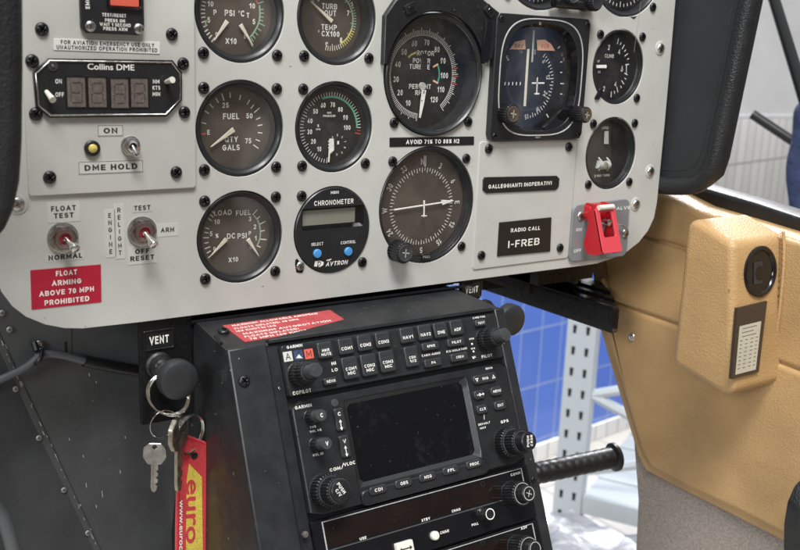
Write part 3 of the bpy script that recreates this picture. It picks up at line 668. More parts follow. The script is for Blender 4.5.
d.seg(P(612, 268), P(632, 256), 1.2, -R2+Z2+.05, 'orange'); d.seg(P(612, 322), P(632, 333), 1.2, -R2+Z2+.05, 'orange')
d.build('dial', t)
n_ = MB(); n_.prism([P(563, 215), P(584, 215), P(583, 325), P(560, 325)], -R2+.6, -R2+1.0, 'dialblack', .1, 1); n_.lathe(*P(567, 345), [(2.8, -R2), (2.6, -R2+1.4), (.01, -R2+1.5)], 'dimwhite', 20)
n_.build('dark_pointer', t)
n_ = MB(); n_.prism([P(562, 360), P(578, 360), P(570, 410), P(556, 472), P(550, 470), P(556, 410)], -R2+1.5, -R2+2.1, 'white', .1, 1); n_.text('R', *P(568, 368), -R2+2.2, 2.2, 'ink'); n_.text('T', *P(560, 405), -R2+2.2, 2.0, 'ink')
n_.build('pointer', t)
b = MB(); b.arc(c[0], c[1], 36.9, 37.25, 25, 175, 1.2, 'steel', 60); b.build('glass_rim_highlight', t)  # pale arc on one side only, painted as the glass rim's highlight
# cast black bracket round its upper half
cx, cy = c; poly = [(cx-43.6, cy+6), (cx-43.6, cy+36), (cx-36, cy+46)]+[(cx-20, cy+56), (cx+38, cy+56)]+[A(x, y) for x, y in ((476, -3), (496, 13), (493.5, 30), (489, 58), (483, 61))]
inner = [(cx+41.3*math.cos(math.radians(a)), cy+41.3*math.sin(math.radians(a))) for a in range(12, 174, 3)]
pl = [poly[0]]+poly[1:]; ring_poly = pl+inner
b = MB(); b.prism(ring_poly, -.5, 4.2, 'crinkle', .5, 1)
b.build('cast_bracket', t)
for px, py in ((410, 8), (489, 11)):
    x, y = A(px, py, 4.3); b = MB(); b.X = Matrix.Translation((x, y, 0)) @ Matrix.Rotation(math.radians(25 if px < 450 else -38), 4, 'Z')
    b.prism(rrect(0, 0, 9, 6, 1), 4.2, 5.6, 'crinkle', .4, 2); b.prism(rrect(0, 0, 4, 2.6, .5), 5.5, 6.2, 'gloss', .2, 1); b.build('clip', t)
b = MB(); x, y = A(485, 40, 5); b.prism(roundpoly([(x-2.6, y-15), (x+3, y-15), (x+4.2, y+12), (x-.5, y+14)], 1.2), 4.2, 6.8, 'gloss', .5, 2); b.build('clip', t)
# --- compass card
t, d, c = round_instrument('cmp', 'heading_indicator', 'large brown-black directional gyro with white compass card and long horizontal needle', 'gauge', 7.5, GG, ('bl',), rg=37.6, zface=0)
R2 = 7.5; q = CR(380, 150, 4.58); P = lambda x, y: A(*q(x, y), -R2); cc = P(191, 258)
HD = -2
for k in range(72):
    a = k*5+HD; L = 3.4 if k % 2 == 0 else 2.2
    d.arc(cc[0], cc[1], 27.2-L, 27.2, a-.5, a+.5, -R2+Z1, 'white', 1)
for k, s_ in enumerate(('N', '3', '6', 'E', '12', '15', 'S', '21', '24', 'W', '30', '33')):
    a = k*30+HD; ra = math.radians(a); d.text(s_, cc[0]+31.4*math.sin(ra), cc[1]+31.4*math.cos(ra), -R2+Z2, 4.3, rot=-a, bold=.012, sx=.8)
for k in (1, 2, 4, 5, 7, 8, 10, 11):
    a = k*30+15+HD; 
d.arc(c[0], c[1], 36.6, 37.4, 0, 360, -R2+Z1, 'crinkle', 72); d.build('dial', t)
n_ = MB(); needle(n_, P(58, 272), P(325, 231), 1.0, 1.0, -R2+1.6, 'white'); n_.prism([P(272, 226), P(330, 230), P(278, 250)], -R2+1.65, -R2+2.4, 'white', .1, 1); n_.build('pointer', t)
n_ = MB(); n_.prism([P(188, 228), P(195, 228), P(193, 305), P(188, 305)], -R2+2.6, -R2+3.0, 'white', .1, 1); n_.prism([P(178, 296), P(202, 296), P(202, 301), P(178, 301)], -R2+3.02, -R2+3.4, 'white', .1, 1)
n_.build('aircraft_symbol', t)
n_ = MB(); n_.prism([P(198, 25), P(210, 25), P(209, 70), P(204, 78), P(199, 70)], -R2+.4, -R2+.9, 'dimwhite', .1, 1); n_.build('lubber_line', t)
def knurled_knob(t, x, y, r, z0, z1, capm='knobcap', r2=None, name='knob', sym=False):
    b = MB(); b.lathe(x, y, [(r*1.02, z0), (r*1.02, z0+.8)], 'rubber', 40, cap1=True)
    b.knurl(x, y, r, z0+.6, z1, 'rubber', 22, .10, .8); b.lathe(x, y, [(r*.82, z1), (r*.82, z1+.5), (r*.74, z1+.8)], 'knobcap', 40); b.lathe(x, y, [(r*.74, z1+.8), (r*.66, z1+.5), (.01, z1+.5)], capm, 40)
    if sym:
        b.seg((x-r*.4, y+r*.1), (x+r*.4, y-r*.05), .7, z1+.6, 'dimwhite'); b.seg((x, y+r*.4), (x-r*.05, y-r*.4), .7, z1+.6, 'dimwhite')
    return b.build(name, t)
x, y = A(395, 250); knurled_knob(t, x+1.0, y-.2, 7.4, 0, 11, sym=True)
b = MB(); x, y = A(426, 256.5); b.prism(rrect(x, y, 8.6, 4.6, 1), -.2, .9, 'crinkle', .3, 1); b.text('PULL', x, y, .98, 1.8, 'dimwhite', w=6.4); b.build('pull_label', t)
# --- climb
t, d, c = round_instrument('clb', 'climb_indicator', 'small black CLIMB gauge with 2, 4 and 6 either way and needle at zero', 'gauge', 4.5, GG, ('bl',), dialmat='dialblack', rg=25.5)
R2 = 4.5; q = CR(590, 25, 6.63); P = lambda x, y: A(*q(x, y), -R2); cc = P(150, 275)
ticks_px(d, PF, -R2+Z1, -R2, cc, [(185, 107, 4.4), (203, 124, 2.2), (220, 145, 4), (233, 170, 2.2), (240, 198, 4), (252, 225, 2.2), (246, 262, 4), (238, 325, 4), (234, 356, 2.2), (217, 380, 4.2), (205, 410, 2.2), (181, 428, 4.6), (162, 446, 2.4), (140, 460, 4.6)], q, 3, .7, 'white')
d.seg(P(241, 262), P(240, 323), .7, -R2+Z2, 'white')
for s_, x, y, h in (('2', 125, 148, 3.8), ('4', 193, 178, 3.8), ('6', 211, 290, 4.4), ('4', 168, 392, 3.8), ('2', 92, 422, 3.8), ('CLIMB', 128, 205, 2.8), ('UP', 56, 240, 1.7), ('DN', 60, 311, 1.7)):
    d.text(s_, *P(x, y), -R2+Z2, h, bold=0, sx=.95)
d.build('dial', t)
n_ = MB(); n_.prism([P(34, 265), P(99, 264), P(101, 272), P(99, 286), P(34, 285)], -R2+1, -R2+1.6, 'white', .1, 1); n_.build('pointer', t)
b = MB(); x, y = A(597, 95); b.prism(roundpoly([(x-3.6, y-3.6), (x+1, y-3.4), (x+5.5, y+3), (x+2, y+5.5)], 1.2), -.5, 1.6, 'gloss', .4, 2); b.build('adjusting_lever', t)
# --- turn indicator
t, d, c = round_instrument('mt', 'turn_indicator', 'small round turn gauge with white bar and ball tube beside the red guarded switch', 'gauge', 5, GG, (), dialmat='dialblack', rg=25.4)
R2 = 5; q = CR(580, 110, 6.87); P = lambda x, y: A(*q(x, y), -R2)
pathband(d, [P(*p) for p in ((150, 127), (172, 120), (195, 125))], 2.2, -R2+Z1, 'dimwhite')
d.text('2 MIN TURN', *P(150, 450), -R2+Z2, 1.9, w=17, bold=.01)
d.build('dial', t)
n_ = MB(); n_.prism([P(160, 146), P(186, 144), P(187, 234), P(158, 232)], -R2+1, -R2+1.7, 'dimwhite', .2, 1); n_.build('pointer', t)
n_ = MB(); n_.tube([(*P(x, y), -R2+1.0) for x, y in ((112, 372), (130, 378), (150, 380), (170, 378), (188, 372))], 3.4, 'dimwhite', 14)
for xx in (122, 178): n_.tube([(*P(xx-3, 325), -R2+1.0), (*P(xx+5, 350), -R2+3.4), (*P(xx+7, 385), -R2+3.4), (*P(xx-1, 415), -R2+1.0)], .7, 'dimwhite', 8)
n_.lathe(*P(150, 378), [(3.2, -R2+3.4), (3.0, -R2+4.3), (2, -R2+4.8), (.01, -R2+4.9)], 'lcd', 24)
n_.build('ball_tube', t)
# --- partial instruments along the top
t, d, c = round_instrument('fd', 'attitude_indicator', 'round black gauge whose lowest rim shows above the square gauge', 'gauge', 7, GG, 'all', dialmat='dialblack')
for k in range(-6, 7): d.arc(c[0], c[1], 31, 34.5, 180+k*7-.5, 180+k*7+.5, -7+Z1, 'dimwhite', 1)
d.build('dial', t)
screw(t, c[0]-31.45, c[1]-31.45); x, y = A(563, 2); knurled_knob(t, x-2, y+3, 5.2, 0, 12)
t, d, c = round_instrument('alt', 'altimeter', 'round black gauge with white scale cut by the frame top above the CLIMB gauge', 'gauge', 5, GG, ('tl', 'tr', 'bl'), dialmat='dialblack')
for k in range(-14, 15):
    L = 4 if k % 5 == 0 else 2.4; d.arc(c[0], c[1], 33-L, 33, 180+k*7.2-.6, 180+k*7.2+.6, -5+Z1, 'white', 1)
d.text('5', c[0]+2, c[1]-25, -5+Z2, 4.5, sx=.9); d.build('dial', t)
x, y = A(586, 5); knurled_knob(t, x-2, y+2.0, 6.6, 0, 13, 'capgrey')
b = MB(); b.tube([(*A(548, 3), 6), (*A(590, 7), 6)], 3.4, 'gloss', 12); b.build('knob_shaft', t)

# --- square course deviation indicator
X0, X1, Y0, Y1 = 189.8, 281.2, -10.5, 77.2
cx, cy = (X0+X1)/2, (Y0+Y1)/2
t = thing('course_indicator', 'square black navigation gauge with orange flags, crossed needles and two knurled knobs', 'gauge', PF, (cx, cy, 0), GG)
H = 5.0
def sq(cx, cy, a, b_, e, n=96):      # superellipse
    o = []
    for i in range(n):
        th = 2*PI*i/n; c_, s_ = math.cos(th), math.sin(th)
        o.append((cx+a*math.copysign(abs(c_)**(2/e), c_), cy+b_*math.copysign(abs(s_)**(2/e), s_)))
    return o
b = MB(); o_ = rrect(cx, cy, X1-X0, Y1-Y0, 3.5, 23); inn = sq(cx-.3, cy+.5, 36.4, 37.6, 2.9)
cc0 = (cx-.3, cy+.5)
oo = by_angle(o_, cc0); ii = by_angle(inn, cc0)
b.frame(oo, ii, -.2, H, 'radio', .5)
in2 = [(cc0[0]+(x-cc0[0])*.94, cc0[1]+(y-cc0[1])*.95) for x, y in ii]
b.add([(x, y, H-.6) for x, y in ii]+[(x, y, 0) for x, y in in2], [(i, (i+1) % 96, 96+(i+1) % 96, 96+i) for i in range(96)], 'gloss')
b.add([(x, y, 0) for x, y in in2]+[(x, y, -8) for x, y in in2], [(i, (i+1) % 96, 96+(i+1) % 96, 96+i) for i in range(96)], 'gloss')
w1 = [(cc0[0]+(x-cc0[0])*1.085, cc0[1]+(y-cc0[1])*1.075) for x, y in sq(cx-.1, cy+.5, 37.6, 38.6, 3.4)]
w2 = [(cc0[0]+(x-cc0[0])*.978, cc0[1]+(y-cc0[1])*.978) for x, y in w1]
b.frame(w1, w2, H, H+.5, 'dimwhite', .2)
b.text('N', *A(540, 23.5, H), H+.1, 2.2, 'dimwhite'); b.text('OBS', cx, Y0+2.4, H+.1, 2.0, 'dimwhite')
b.build('bezel', t)
for sx in (-1, 1):
    for sy in (-1, 1): screw(t, cx+sx*41.6, cy+sy*40.2, H, SBs)
R2 = 6.5; q = CR(484, 20, 5.0); P = lambda x, y: A(*q(x, y), -R2)
g = MB(); g.poly(in2, -1.2, 'glass'); g.build('glass', t)
d = MB(); d.poly([(cc0[0]+(x-cc0[0])*1.02, cc0[1]+(y-cc0[1])*1.02) for x, y in in2], -R2, 'dialblack')
d.arc(cc0[0], cc0[1], 22, 24.5, 0, 360, -R2+Z1*.5, 'vinyl', 60)
cc = P(214, 312)
for k in range(0, 25):
    a = 38+k*5.6; L = 3.4 if k % 2 == 0 else 2.0
    d.arc(cc[0], cc[1], 26.5-L, 26.5, a-.6, a+.6, -R2+Z1, 'white', 1)
for s_, x, y, a in (('6', 299, 205, -45), ('12', 320, 285, -85), ('24', 305, 370, -118), ('W', 268, 447, -150), ('S', 208, 485, -178), ('3', 68, 352, 80), ('0', 76, 263, 100), ('9', 95, 175, 45), ('E', 118, 190, 35)):
    d.text(s_, *P(x, y), -R2+Z2, 3.6, rot=a, bold=0, sx=.8)
for y in (210, 262, 318, 370, 425): d.seg(P(381, y), P(391 if y != 318 else 403, y), .7, -R2+Z1, 'white')
for s_, x, y in (('G', 390, 172), ('S', 398, 196)): d.text(s_, *P(x, y), -R2+Z2, 2.4, 'dimwhite', bold=0)
d.seg(P(108, 122), P(118, 137), .9, -R2+Z1, 'white'); d.seg(P(368, 142), P(380, 132), .9, -R2+Z1, 'white'); d.seg(P(80, 430), P(98, 420), .9, -R2+Z1, 'white'); d.seg(P(312, 470), P(322, 487), .9, -R2+Z1, 'white')
d.text('TO', *P(183, 158), -R2+Z2, 2.0, 'dimwhite'); d.text('15', *P(250, 160), -R2+Z2, 3.2, bold=0, sx=.8)
for i in range(5): d.seg(P(106+i*19, 310), P(104+i*19, 326), .9, -R2+Z1, 'white')
d.build('dial', t)
for pts, s_, px in (([(121, 147), (150, 108), (200, 98), (202, 147)], 'NAV', 168), ([(262, 152), (260, 100), (300, 98), (330, 120), (350, 154)], 'VOR', 298)):
    b = MB(); b.prism([P(*k) for k in pts], -R2+.8, -R2+1.4, 'orange', .15, 1); b.text(s_, *P(px, 130), -R2+1.5, 3.0, 'ink' if s_ == 'NAV' else 'red', bold=.0); b.build('flag', t)
n_ = MB(); n_.prism([P(205, 145), P(215, 145), P(197, 430), P(187, 430)], -R2+2.2, -R2+2.8, 'pointer', .1, 1); n_.build('course_needle', t)
n_ = MB(); n_.prism([P(231, 50), P(239, 50), P(229, 210), P(222, 210)], -R2+3, -R2+3.4, 'dimwhite', .1, 1); n_.build('lubber_line', t)
n_ = MB()
for a_, b_, w in (((222, 314), (285, 314), 1.1), ((250, 286), (246, 372), 1.1), ((235, 367), (260, 367), 1.0)): n_.seg(P(*a_), P(*b_), w, -R2+3.6+w*.05, 'white')
n_.build('aircraft_symbol', t)
x, y = A(507, 113.5, H); knurled_knob(t, x-2.2, y+.2, 7.0, H-1, H+9, capm='bronze', sym=True, name='course_knob')
x, y = A(575, 114, H); knurled_knob(t, x-1, y+.2, 6.0, H-1, H+13, capm='bronze', sym=True, name='heading_knob')
b = MB(); x, y = A(572, 114, H); b.prism(roundpoly([A(540, 131, H), A(552, 121, H), A(562, 110, H), A(577, 104, H), A(580, 128, H), A(566, 133, H)], 2), H-4, H-.2, 'gloss', .4, 2); b.build('knob_boss', t)

# ================================================================== PLATES, PLACARDS AND SWITCHES
def plate(name, label, x0, x1, y0, y1, thick, r, m, screws, cat='panel plate', sk=SB):
    cx, cy = (x0+x1)/2, (y0+y1)/2; t = thing(name, label, cat, PF, (cx, cy, 0))
    b = MB(); b.prism(rrect(cx, cy, x1-x0, y1-y0, r), .02, thick, m, .35, 2); b.build('plate', t)
    for p in screws:
        x, y = A(*p, thick); screw(t, x, y, thick, sk)
    return t
TP = 1.8
mp = plate('switch_plate', 'grey sheet plate at upper left carrying the red-button unit, digital display and hold switch', -123.6, -29.9, -33.2, 172, TP, 2.2, 'plate', [(41.7, 29.1), (171.6, 34.4), (49.5, 177.3), (176, 172.2)])
plate('blanking_plate', 'grey blanking plate with the GALLEGGIANTI and RADIO CALL placards', 184.4, 281.0, -104.0, -11.2, .9, 2.2, 'plate', [(488.4, 148.9), (568.4, 146.9), (481.1, 255.4), (559.7, 247.8)])

def fit(px0, py0, px1, py1, z=0, fr=PF):      # rectangle from two opposite photo corners
    a = fr.at(px0, py0, z); b_ = fr.at(px1, py1, z); return min(a[0], b_[0]), max(a[0], b_[0]), min(a[1], b_[1]), max(a[1], b_[1])
def wmm(px, w, z=0, fr=PF): return fr.at(px[0]+w/2, px[1], z)[0]-fr.at(px[0]-w/2, px[1], z)[0]

# locator beacon switch
x0, x1, y0, y1 = *[A(81.5, 20, 5)[0], A(144.5, 20, 5)[0]], A(110, 34, 5)[1], 92
t = thing('beacon_switch', 'black unit with orange-red rocker and TEST/RESET lettering, cut by the frame top', 'switch unit', PF, ((x0+x1)/2, y0, TP))
b = MB(); c_ = 3; b.prism([(x0, y0+c_), (x0+c_, y0), (x1-c_, y0), (x1, y0+c_), (x1, y1), (x0, y1)], TP+.02, TP+3, 'radio', .5, 2)
zt = TP+3
for s_, px, py, w in (('TEST/RESET', 114.2, 15.2, 24), ('PRESS ON', 115, 20.6, 20), ('WAIT 1 SECOND', 115.4, 24.8, 31), ('PRESS ARM', 115.4, 29, 24)):
    x, y = A(px, py, zt); b.text(s_, x, y, zt+.06, 1.75, w=wmm((px, py), w, zt), bold=.03)
x, y = A(87.5, 3, zt); b.text('EMG', x, y, zt+.06, 2.2, rot=90, bold=.03)
xa, xb, ya, yb = fit(107, 8.5, 141, -12, zt); b.frame(rrect((xa+xb)/2, (ya+yb)/2, xb-xa, yb-ya, 1.0), rrect((xa+xb)/2, (ya+yb)/2, xb-xa-2.2, yb-ya-2.2, .6), zt, zt+1.6, 'gloss', .3)
b.build('faceplate', t)
b = MB(); b.prism(rrect((xa+xb)/2, (ya+yb)/2, xb-xa-3, yb-ya-3, .6), zt, zt+.9, 'red', .4, 2); b.build('rocker', t)
for p in ((90.6, 26.3), (138.8, 28.9)): x, y = A(*p, zt); screw(t, x, y, zt, SSs)

def placard(name, label, corners, m, lines, h, z=0, thick=.35, tm='white', bold=.02, cat='placard', r=.4, group=None, extra=None, frame_line=None):
    """corners: TL TR BR BL in the photo; lines: (text, fraction across, fraction down, fraction wide)"""
    P4 = [Vector(A(*c_, z)) for c_ in corners]; ctr = sum(P4, Vector((0, 0)))/4
    t = MB(); t.prism(roundpoly([tuple(p) for p in P4], r), z+.02, z+thick, m, .08, 1)
    ex = ((P4[1]-P4[0])+(P4[2]-P4[3]))/2; ey = ((P4[3]-P4[0])+(P4[2]-P4[1]))/2; rot = math.degrees(math.atan2(ex.y, ex.x))
    o0 = ctr-ex/2-ey/2
    for s_, u, v, w in lines:
        p = o0+ex*u+ey*v; t.text(s_, p.x, p.y, z+thick+.05, h, tm, w=ex.length*w, rot=rot, bold=bold)
    if frame_line:
        k = roundpoly([tuple(p) for p in P4], r); a_ = inset(k, .5); b_ = inset(k, .5+frame_line); t.ring(a_, b_, z+thick+.04, tm)
    return solo(t, name, label, cat, PF, (ctr.x, ctr.y, z), group)
placard('warning_label', 'white label reading FOR AVIATION EMERGENCY USE ONLY', ((54, 38.4), (160, 41.8), (159.6, 54.0), (53.3, 50)), 'paper',
        [('FOR AVIATION EMERGENCY USE ONLY', .5, .30, .88), ('UNAUTHORIZED OPERATION PROHIBITED', .5, .72, .95)], 2.15, TP, tm='ink', bold=.04)
placard('red_placard', 'red placard reading FLOAT ARMING ABOVE 70 MPH PROHIBITED', ((30.2, 270.2), (100.7, 264.3), (101.3, 302), (31.5, 309.8)), 'placard_red',
        [('FLOAT', .5, .14, .30), ('ARMING', .5, .38, .42), ('ABOVE 70 MPH', .5, .62, .78), ('PROHIBITED', .5, .86, .64)], 2.9, 0, bold=.035)
placard('black_placard', 'thin black strip reading AVOID 71% TO 88% N2 under the rotor gauge', ((389.4, 137.6), (473.9, 136.4), (473.7, 145.0), (389.4, 147.0)), 'placard_black',
        [('AVOID 71% TO 88% N2', .5, .5, .63)], 2.9, 0, bold=.03)
q = CR(370, 130, 3.4375)
pts = [A(*q(*k), .9) for k in ((392, 162), (640, 157), (649, 167), (647, 194), (636, 206), (398, 217), (386, 207), (387, 172))]
b = MB(); b.prism(pts, .92, 1.8, 'placard_black', .25, 1); x, y = A(520.8, 184.8, 1.8); b.text('GALLEGGIANTI INOPERATIVI', x, y, 1.86, 2.9, w=62.5, rot=0, bold=.03)
solo(b, 'black_placard', 'black engraved placard reading GALLEGGIANTI INOPERATIVI', 'placard', PF, (x, y, .9))
placard('black_placard', 'black placard reading RADIO CALL I-FREB', ((498.9, 222.4), (550.8, 217.2), (549.6, 251.2), (496.8, 256.2)), 'placard_black',
        [('RADIO CALL', .5, .27, .56)], 2.9, .9, thick=.8, bold=.03)
x, y = A(524, 242.8, 1.7); ob = bpy.data.objects['black_placard.002']
b = MB(); b.text('I-FREB', x, y, 1.78, 5.4, w=wmm((524, 243), 31), bold=.01)
me2 = b.build('registration', ob, frame=PF, origin=ORG[ob.name][1])

# distance display
q1 = CR(0, 0, 3.985); q3 = CR(20, 50, 7.86); zt = TP+2.4
OCT = [(48.9, 58.2), (173, 60.2), (182.4, 72.8), (182.4, 100.4), (166.9, 116.7), (50.2, 117.9), (36.4, 106.6), (33.4, 72.8)]
oct_ = ccw([A(*p, zt) for p in OCT]); ctr = (sum(p[0] for p in oct_)/8, sum(p[1] for p in oct_)/8)
t = thing('distance_display', 'black eight-sided Collins DME unit with four digit windows and two white levers', 'radio display', PF, (*ctr, TP))
b = MB(); b.prism(oct_, TP+.02, zt-.6, 'radio', .3, 1); o1 = inset(oct_, .9); o2 = inset(oct_, 1.7); b.frame(o1, o2, zt-.62, zt+.25, 'steel', .25)
b.frame(oct_, o1, zt-.7, zt-.2, 'black', .2)
b.prism(o2, zt-.62, zt-.4, 'radio', .05, 1)
zz = zt-.38
for s_, px, py, h, w in (('Collins DME', 111.2, 67.0, 3.0, 46.5), ('ON', 58.5, 81.3, 2.3, 6.5), ('OFF', 59.7, 94.6, 2.3, 8.5), ('NM', 156.2, 81.5, 2.2, 6.5), ('KTS', 156.4, 87.8, 2.2, 7.5), ('MIN', 156.4, 94, 2.2, 7.5)):
    x, y = A(px, py, zz); b.text(s_, x, y, zz, h, w=wmm((px, py), w, zz), bold=.02)
b.build('faceplate', t)
for px, py in ((76.3, 91.9), (97.4, 92.2), (119.7, 93.2), (139.5, 92.6)):
    x, y = A(px, py, zz); b = MB(); w, h = 9.6, 15.6
    b.frame(rrect(x, y, w+1.6, h+1.6, .3), rrect(x, y, w, h, .3), zz-.1, zz+.35, 'black', .1); b.poly(rrect(x, y, w, h, .3), zz, 'filament')
    for fx, fy, vert in ((0, 5.2, 0), (0, 0, 0), (0, -5.2, 0), (-2.9, 2.6, 1), (2.9, 2.6, 1), (-2.9, -2.6, 1), (2.9, -2.6, 1)):   # seven wire filaments
        L_ = 2.0; e0 = (x+fx-(0 if vert else L_)+.3*fy*.1, y+fy-(L_ if vert else 0), zz+.12); e1 = (x+fx+(0 if vert else L_)+.3*fy*.1, y+fy+(L_ if vert else 0), zz+.12)
        b.tube([e0, tuple((Vector(e0)+Vector(e1))/2+Vector((random.uniform(-.2, .2), random.uniform(-.2, .2), .25))), e1], .13, 'knobcap', 5)
        for e_ in (e0, e1):
            if random.random() < .7: b.lathe(e_[0], e_[1], [(.32, zz+.05), (.22, zz+.4), (.01, zz+.42)], 'steel', 8)
    b.build('digit_window', t)
x, y = A(52.7, 66, zz); b = MB(); b.lathe(x, y, [(2.6, zz), (2.6, zz+.4), (1.9, zz+.5), (1.9, zz+.2), (.01, zz+.25)], 'knobcap', 24); b.lathe(x, y, [(1.0, zz+.2), (.6, zz+.9), (.01, zz+1)], 'steel', 16); b.build('light_sensor', t)
for (sx, sy), (ex, ey), nm in (((46.3, 91.5), (53, 100), 'toggle_lever'), ((166, 82), (172.5, 79.8), 'toggle_lever')):
    a = A(sx, sy, zz); b = MB(); b.prism(rrect(a[0], a[1]+3*(1 if sx < 100 else -.5), 3.4, 10, 1.6), zz-.05, zz+.12, 'slot', .02, 1)
    e = A(ex, ey, zz+7); b.tube([(a[0], a[1], zz), ((a[0]*.4+e[0]*.6), (a[1]*.4+e[1]*.6), zz+4), (e[0], e[1], zz+7)], [1.1, 1.5, 1.8], 'lever_white', 14); b.build(nm, t)
for p in ((31.9, 61), (182.9, 63.7), (35.6, 113.9), (184.2, 112.2)): x, y = A(*p, TP); screw(t, x, y, TP)

def label(parent, s, px, py, wpx, h, z, boxpx=None, m='tape', vertical=False, line=True, tm='ink', bold=.048):
    x, y = A(px, py, z); b = MB(); w = wmm((px, py), wpx, z)
    bw, bh = (wmm((px, py), boxpx[0], z), boxpx[1]/1.68) if boxpx else (w+2, h+2)
    b.prism(rrect(x, y, bw, bh, .3), z+.02, z+.16, m, .03, 1)
    if line: o = rrect(x, y, bw-.5, bh-.5, .3); b.ring(o, rrect(x, y, bw-1.0, bh-1.0, .2), z+.2, 'ink')
    L = s if isinstance(s, list) else [s]
    if vertical:
        n = len(L[0]); st = bh*.9/n
        for i, ch in enumerate(L[0]): b.text(ch, x, y+bh*.45-st*(i+.5), z+.2, h, tm, bold=bold+.01)
    else:
        for i, ln in enumerate(L):
            yy = y+(h*1.35)*((len(L)-1)/2-i); b.text(ln, x, yy, z+.2, h, tm, w=w*len(ln)/max(len(k) for k in L), bold=bold)
    return b.build('label', parent)
def toggle(t, px, py, tip, z, rn=8, m='steel', red=True, ln=15):
    x, y = A(px, py, z+1); b = MB(); b.lathe(x, y, [(rn, z+.01), (rn, z+.9), (rn*.93, z+1.1), (rn*.7, z+1.1)], m, 36)
    hx = circ(x, y, rn*.9, 6); b.prism(hx, z+1.1, z+3.4, 'nut' if red else m, .5, 2)
    b.lathe(x, y, [(rn*.62, z+3.3), (rn*.62, z+5), (rn*.5, z+5.3), (rn*.36, z+5.0), (rn*.30, z+3.6)], 'copper' if red else 'chrome', 32)
    b.lathe(x, y, [(rn*.34, z+3.9), (.01, z+4.2)], 'placard_red' if red else 'slot', 20); b.build('nut', t)
    e = A(*tip, z+ln); b = MB(); p0 = Vector((x, y, z+3.5)); p1 = Vector((e[0], e[1], z+ln)); dv = p1-p0
    b.tube([p0, p0+dv*.35, p0+dv*.7, p0+dv*.88, p0+dv*.97, p1+dv*.02], [rn*.2, rn*.21, rn*.27, rn*.33, rn*.28, rn*.1], 'chrome', 18); b.build('lever', t)
x, y = A(111, 148, TP)
t = thing('hold_switch', 'chrome toggle with yellow lamp labelled ON and DME HOLD', 'switch', PF, (x, y, TP))
label(t, 'ON', 110.4, 130.6, 14, 3.0, TP, (26, 10.5)); label(t, 'DME HOLD', 111.3, 167, 53, 3.2, TP, (65, 12))
toggle(t, 130.8, 145.6, (137.6, 156), TP, 5.4, 'steel', False, 8)
x, y = A(91.8, 148.2, TP); b = MB(); b.lathe(x, y, [(4.3, TP), (4.3, TP+1.4), (3.7, TP+2), (2.6, TP+2), (2.5, TP+1.5)], 'radio', 32); b.build('lamp_bezel', t)
b = MB(); b.lathe(x, y, [(2.6, TP+1.4), (2.3, TP+2.4), (1.3, TP+3.1), (.01, TP+3.3)], 'ledoff', 24); b.build('lamp_lens', t)
x, y = A(64.4, 237, 0); t = thing('float_switch', 'chrome toggle switch between the FLOAT TEST and NORMAL labels', 'switch', PF, (x, y, 0), 'toggle switches with red centres')
label(t, ['FLOAT', 'TEST'], 63.6, 211.8, 25, 2.9, 0, (32.5, 19), line=False); label(t, 'NORMAL', 65.4, 256.6, 34, 2.9, 0, (38, 7.5), line=False)
toggle(t, 63.2, 237.8, (76.3, 249.5), 0, 8.4)
x, y = A(143.6, 231, 0); t = thing('relight_switch', 'chrome toggle switch labelled ENGINE RELIGHT with TEST, ARM and OFF RESET', 'switch', PF, (x, y, 0), 'toggle switches with red centres')
label(t, ['ENGINE'], 110.2, 233.5, 6, 2.7, 0, (11, 46), vertical=True, line=False, bold=.02); label(t, ['RELIGHT'], 119.4, 231.5, 6, 2.7, 0, (10, 53), vertical=True, line=False, bold=.02)
label(t, 'TEST', 142.2, 207.8, 16.5, 2.8, 0, (20, 8), line=False, m='panel', bold=.04); label(t, 'ARM', 167.4, 229.8, 13.5, 2.8, 0, (22, 13), line=False, bold=.04); label(t, ['OFF', 'RESET'], 142.2, 254.5, 24, 2.9, 0, (29, 18.5), line=False)
toggle(t, 142.4, 231.4, (154.7, 245.6), 0, 8.6)

# guarded fuel valve switch
pts = [A(*p, 2.2) for p in ((573.8, 205.6), (630, 198.6), (627, 256), (568.8, 262.4))]; ctr = A(600, 231, 2.2)
t = thing('guarded_switch', 'grey FUEL VALVE switch plate with open bright red guard', 'switch', PF, (*ctr, 0))
b = MB(); b.prism(roundpoly(pts, 6), .02, 2.2, 'switchplate', .6, 3)
for s_, px, py, w in (('FUEL VALVE', 613.5, 208.8, 34), ('ON', 578.8, 229.6, 5.5), ('OFF', 577.5, 250.6, 7.5)):
    x, y = A(px, py, 2.2); b.text(s_, x, y, 2.28, 2.5, w=wmm((px, py), w, 2.2), bold=.015)
b.seg(A(577, 239.5, 2.2), A(576.6, 245, 2.2), .5, 2.28, 'red'); b.build('base_plate', t)
for p in ((580.8, 215.9), (625.2, 233.2)): x, y = A(*p, 2.2); screw(t, x, y, 2.2, SS)
gx, gy = A(592.5, 209, 2.2)
gx += .5
hx = 9.5                                   # half-width of the guard
b = MB(); b.prism(rrect(gx, gy-1.5, 2*hx+1, 12.5, 3), 2.2, 9, 'guard', 1.2, 3); 
for sx in (-1, 1):
    X = gx+sx*(hx-.2); b.X = Matrix(((0, 0, 1, X-sx*1.1), (1, 0, 0, 0), (0, 1, 0, 0), (0, 0, 0, 1)))   # local x->y, y->z, z->x
    b.prism(roundpoly([(gy-9, 2.2), (gy+6, 2.2), (gy+5.5, 12), (gy+1, 15.2), (gy-5.5, 13)], 2.5), -1.1, 1.1, 'guard', .3, 2, back=True)
b.X = None; b.build('hinge_block', t)
b = MB(); b.tube([(gx-hx+1.5, gy+3.4, 15.4), (gx+hx-1.5, gy+3.4, 15.4)], 2.1, 'lever_white', 18); b.build('hinge_pin', t)
b = MB()
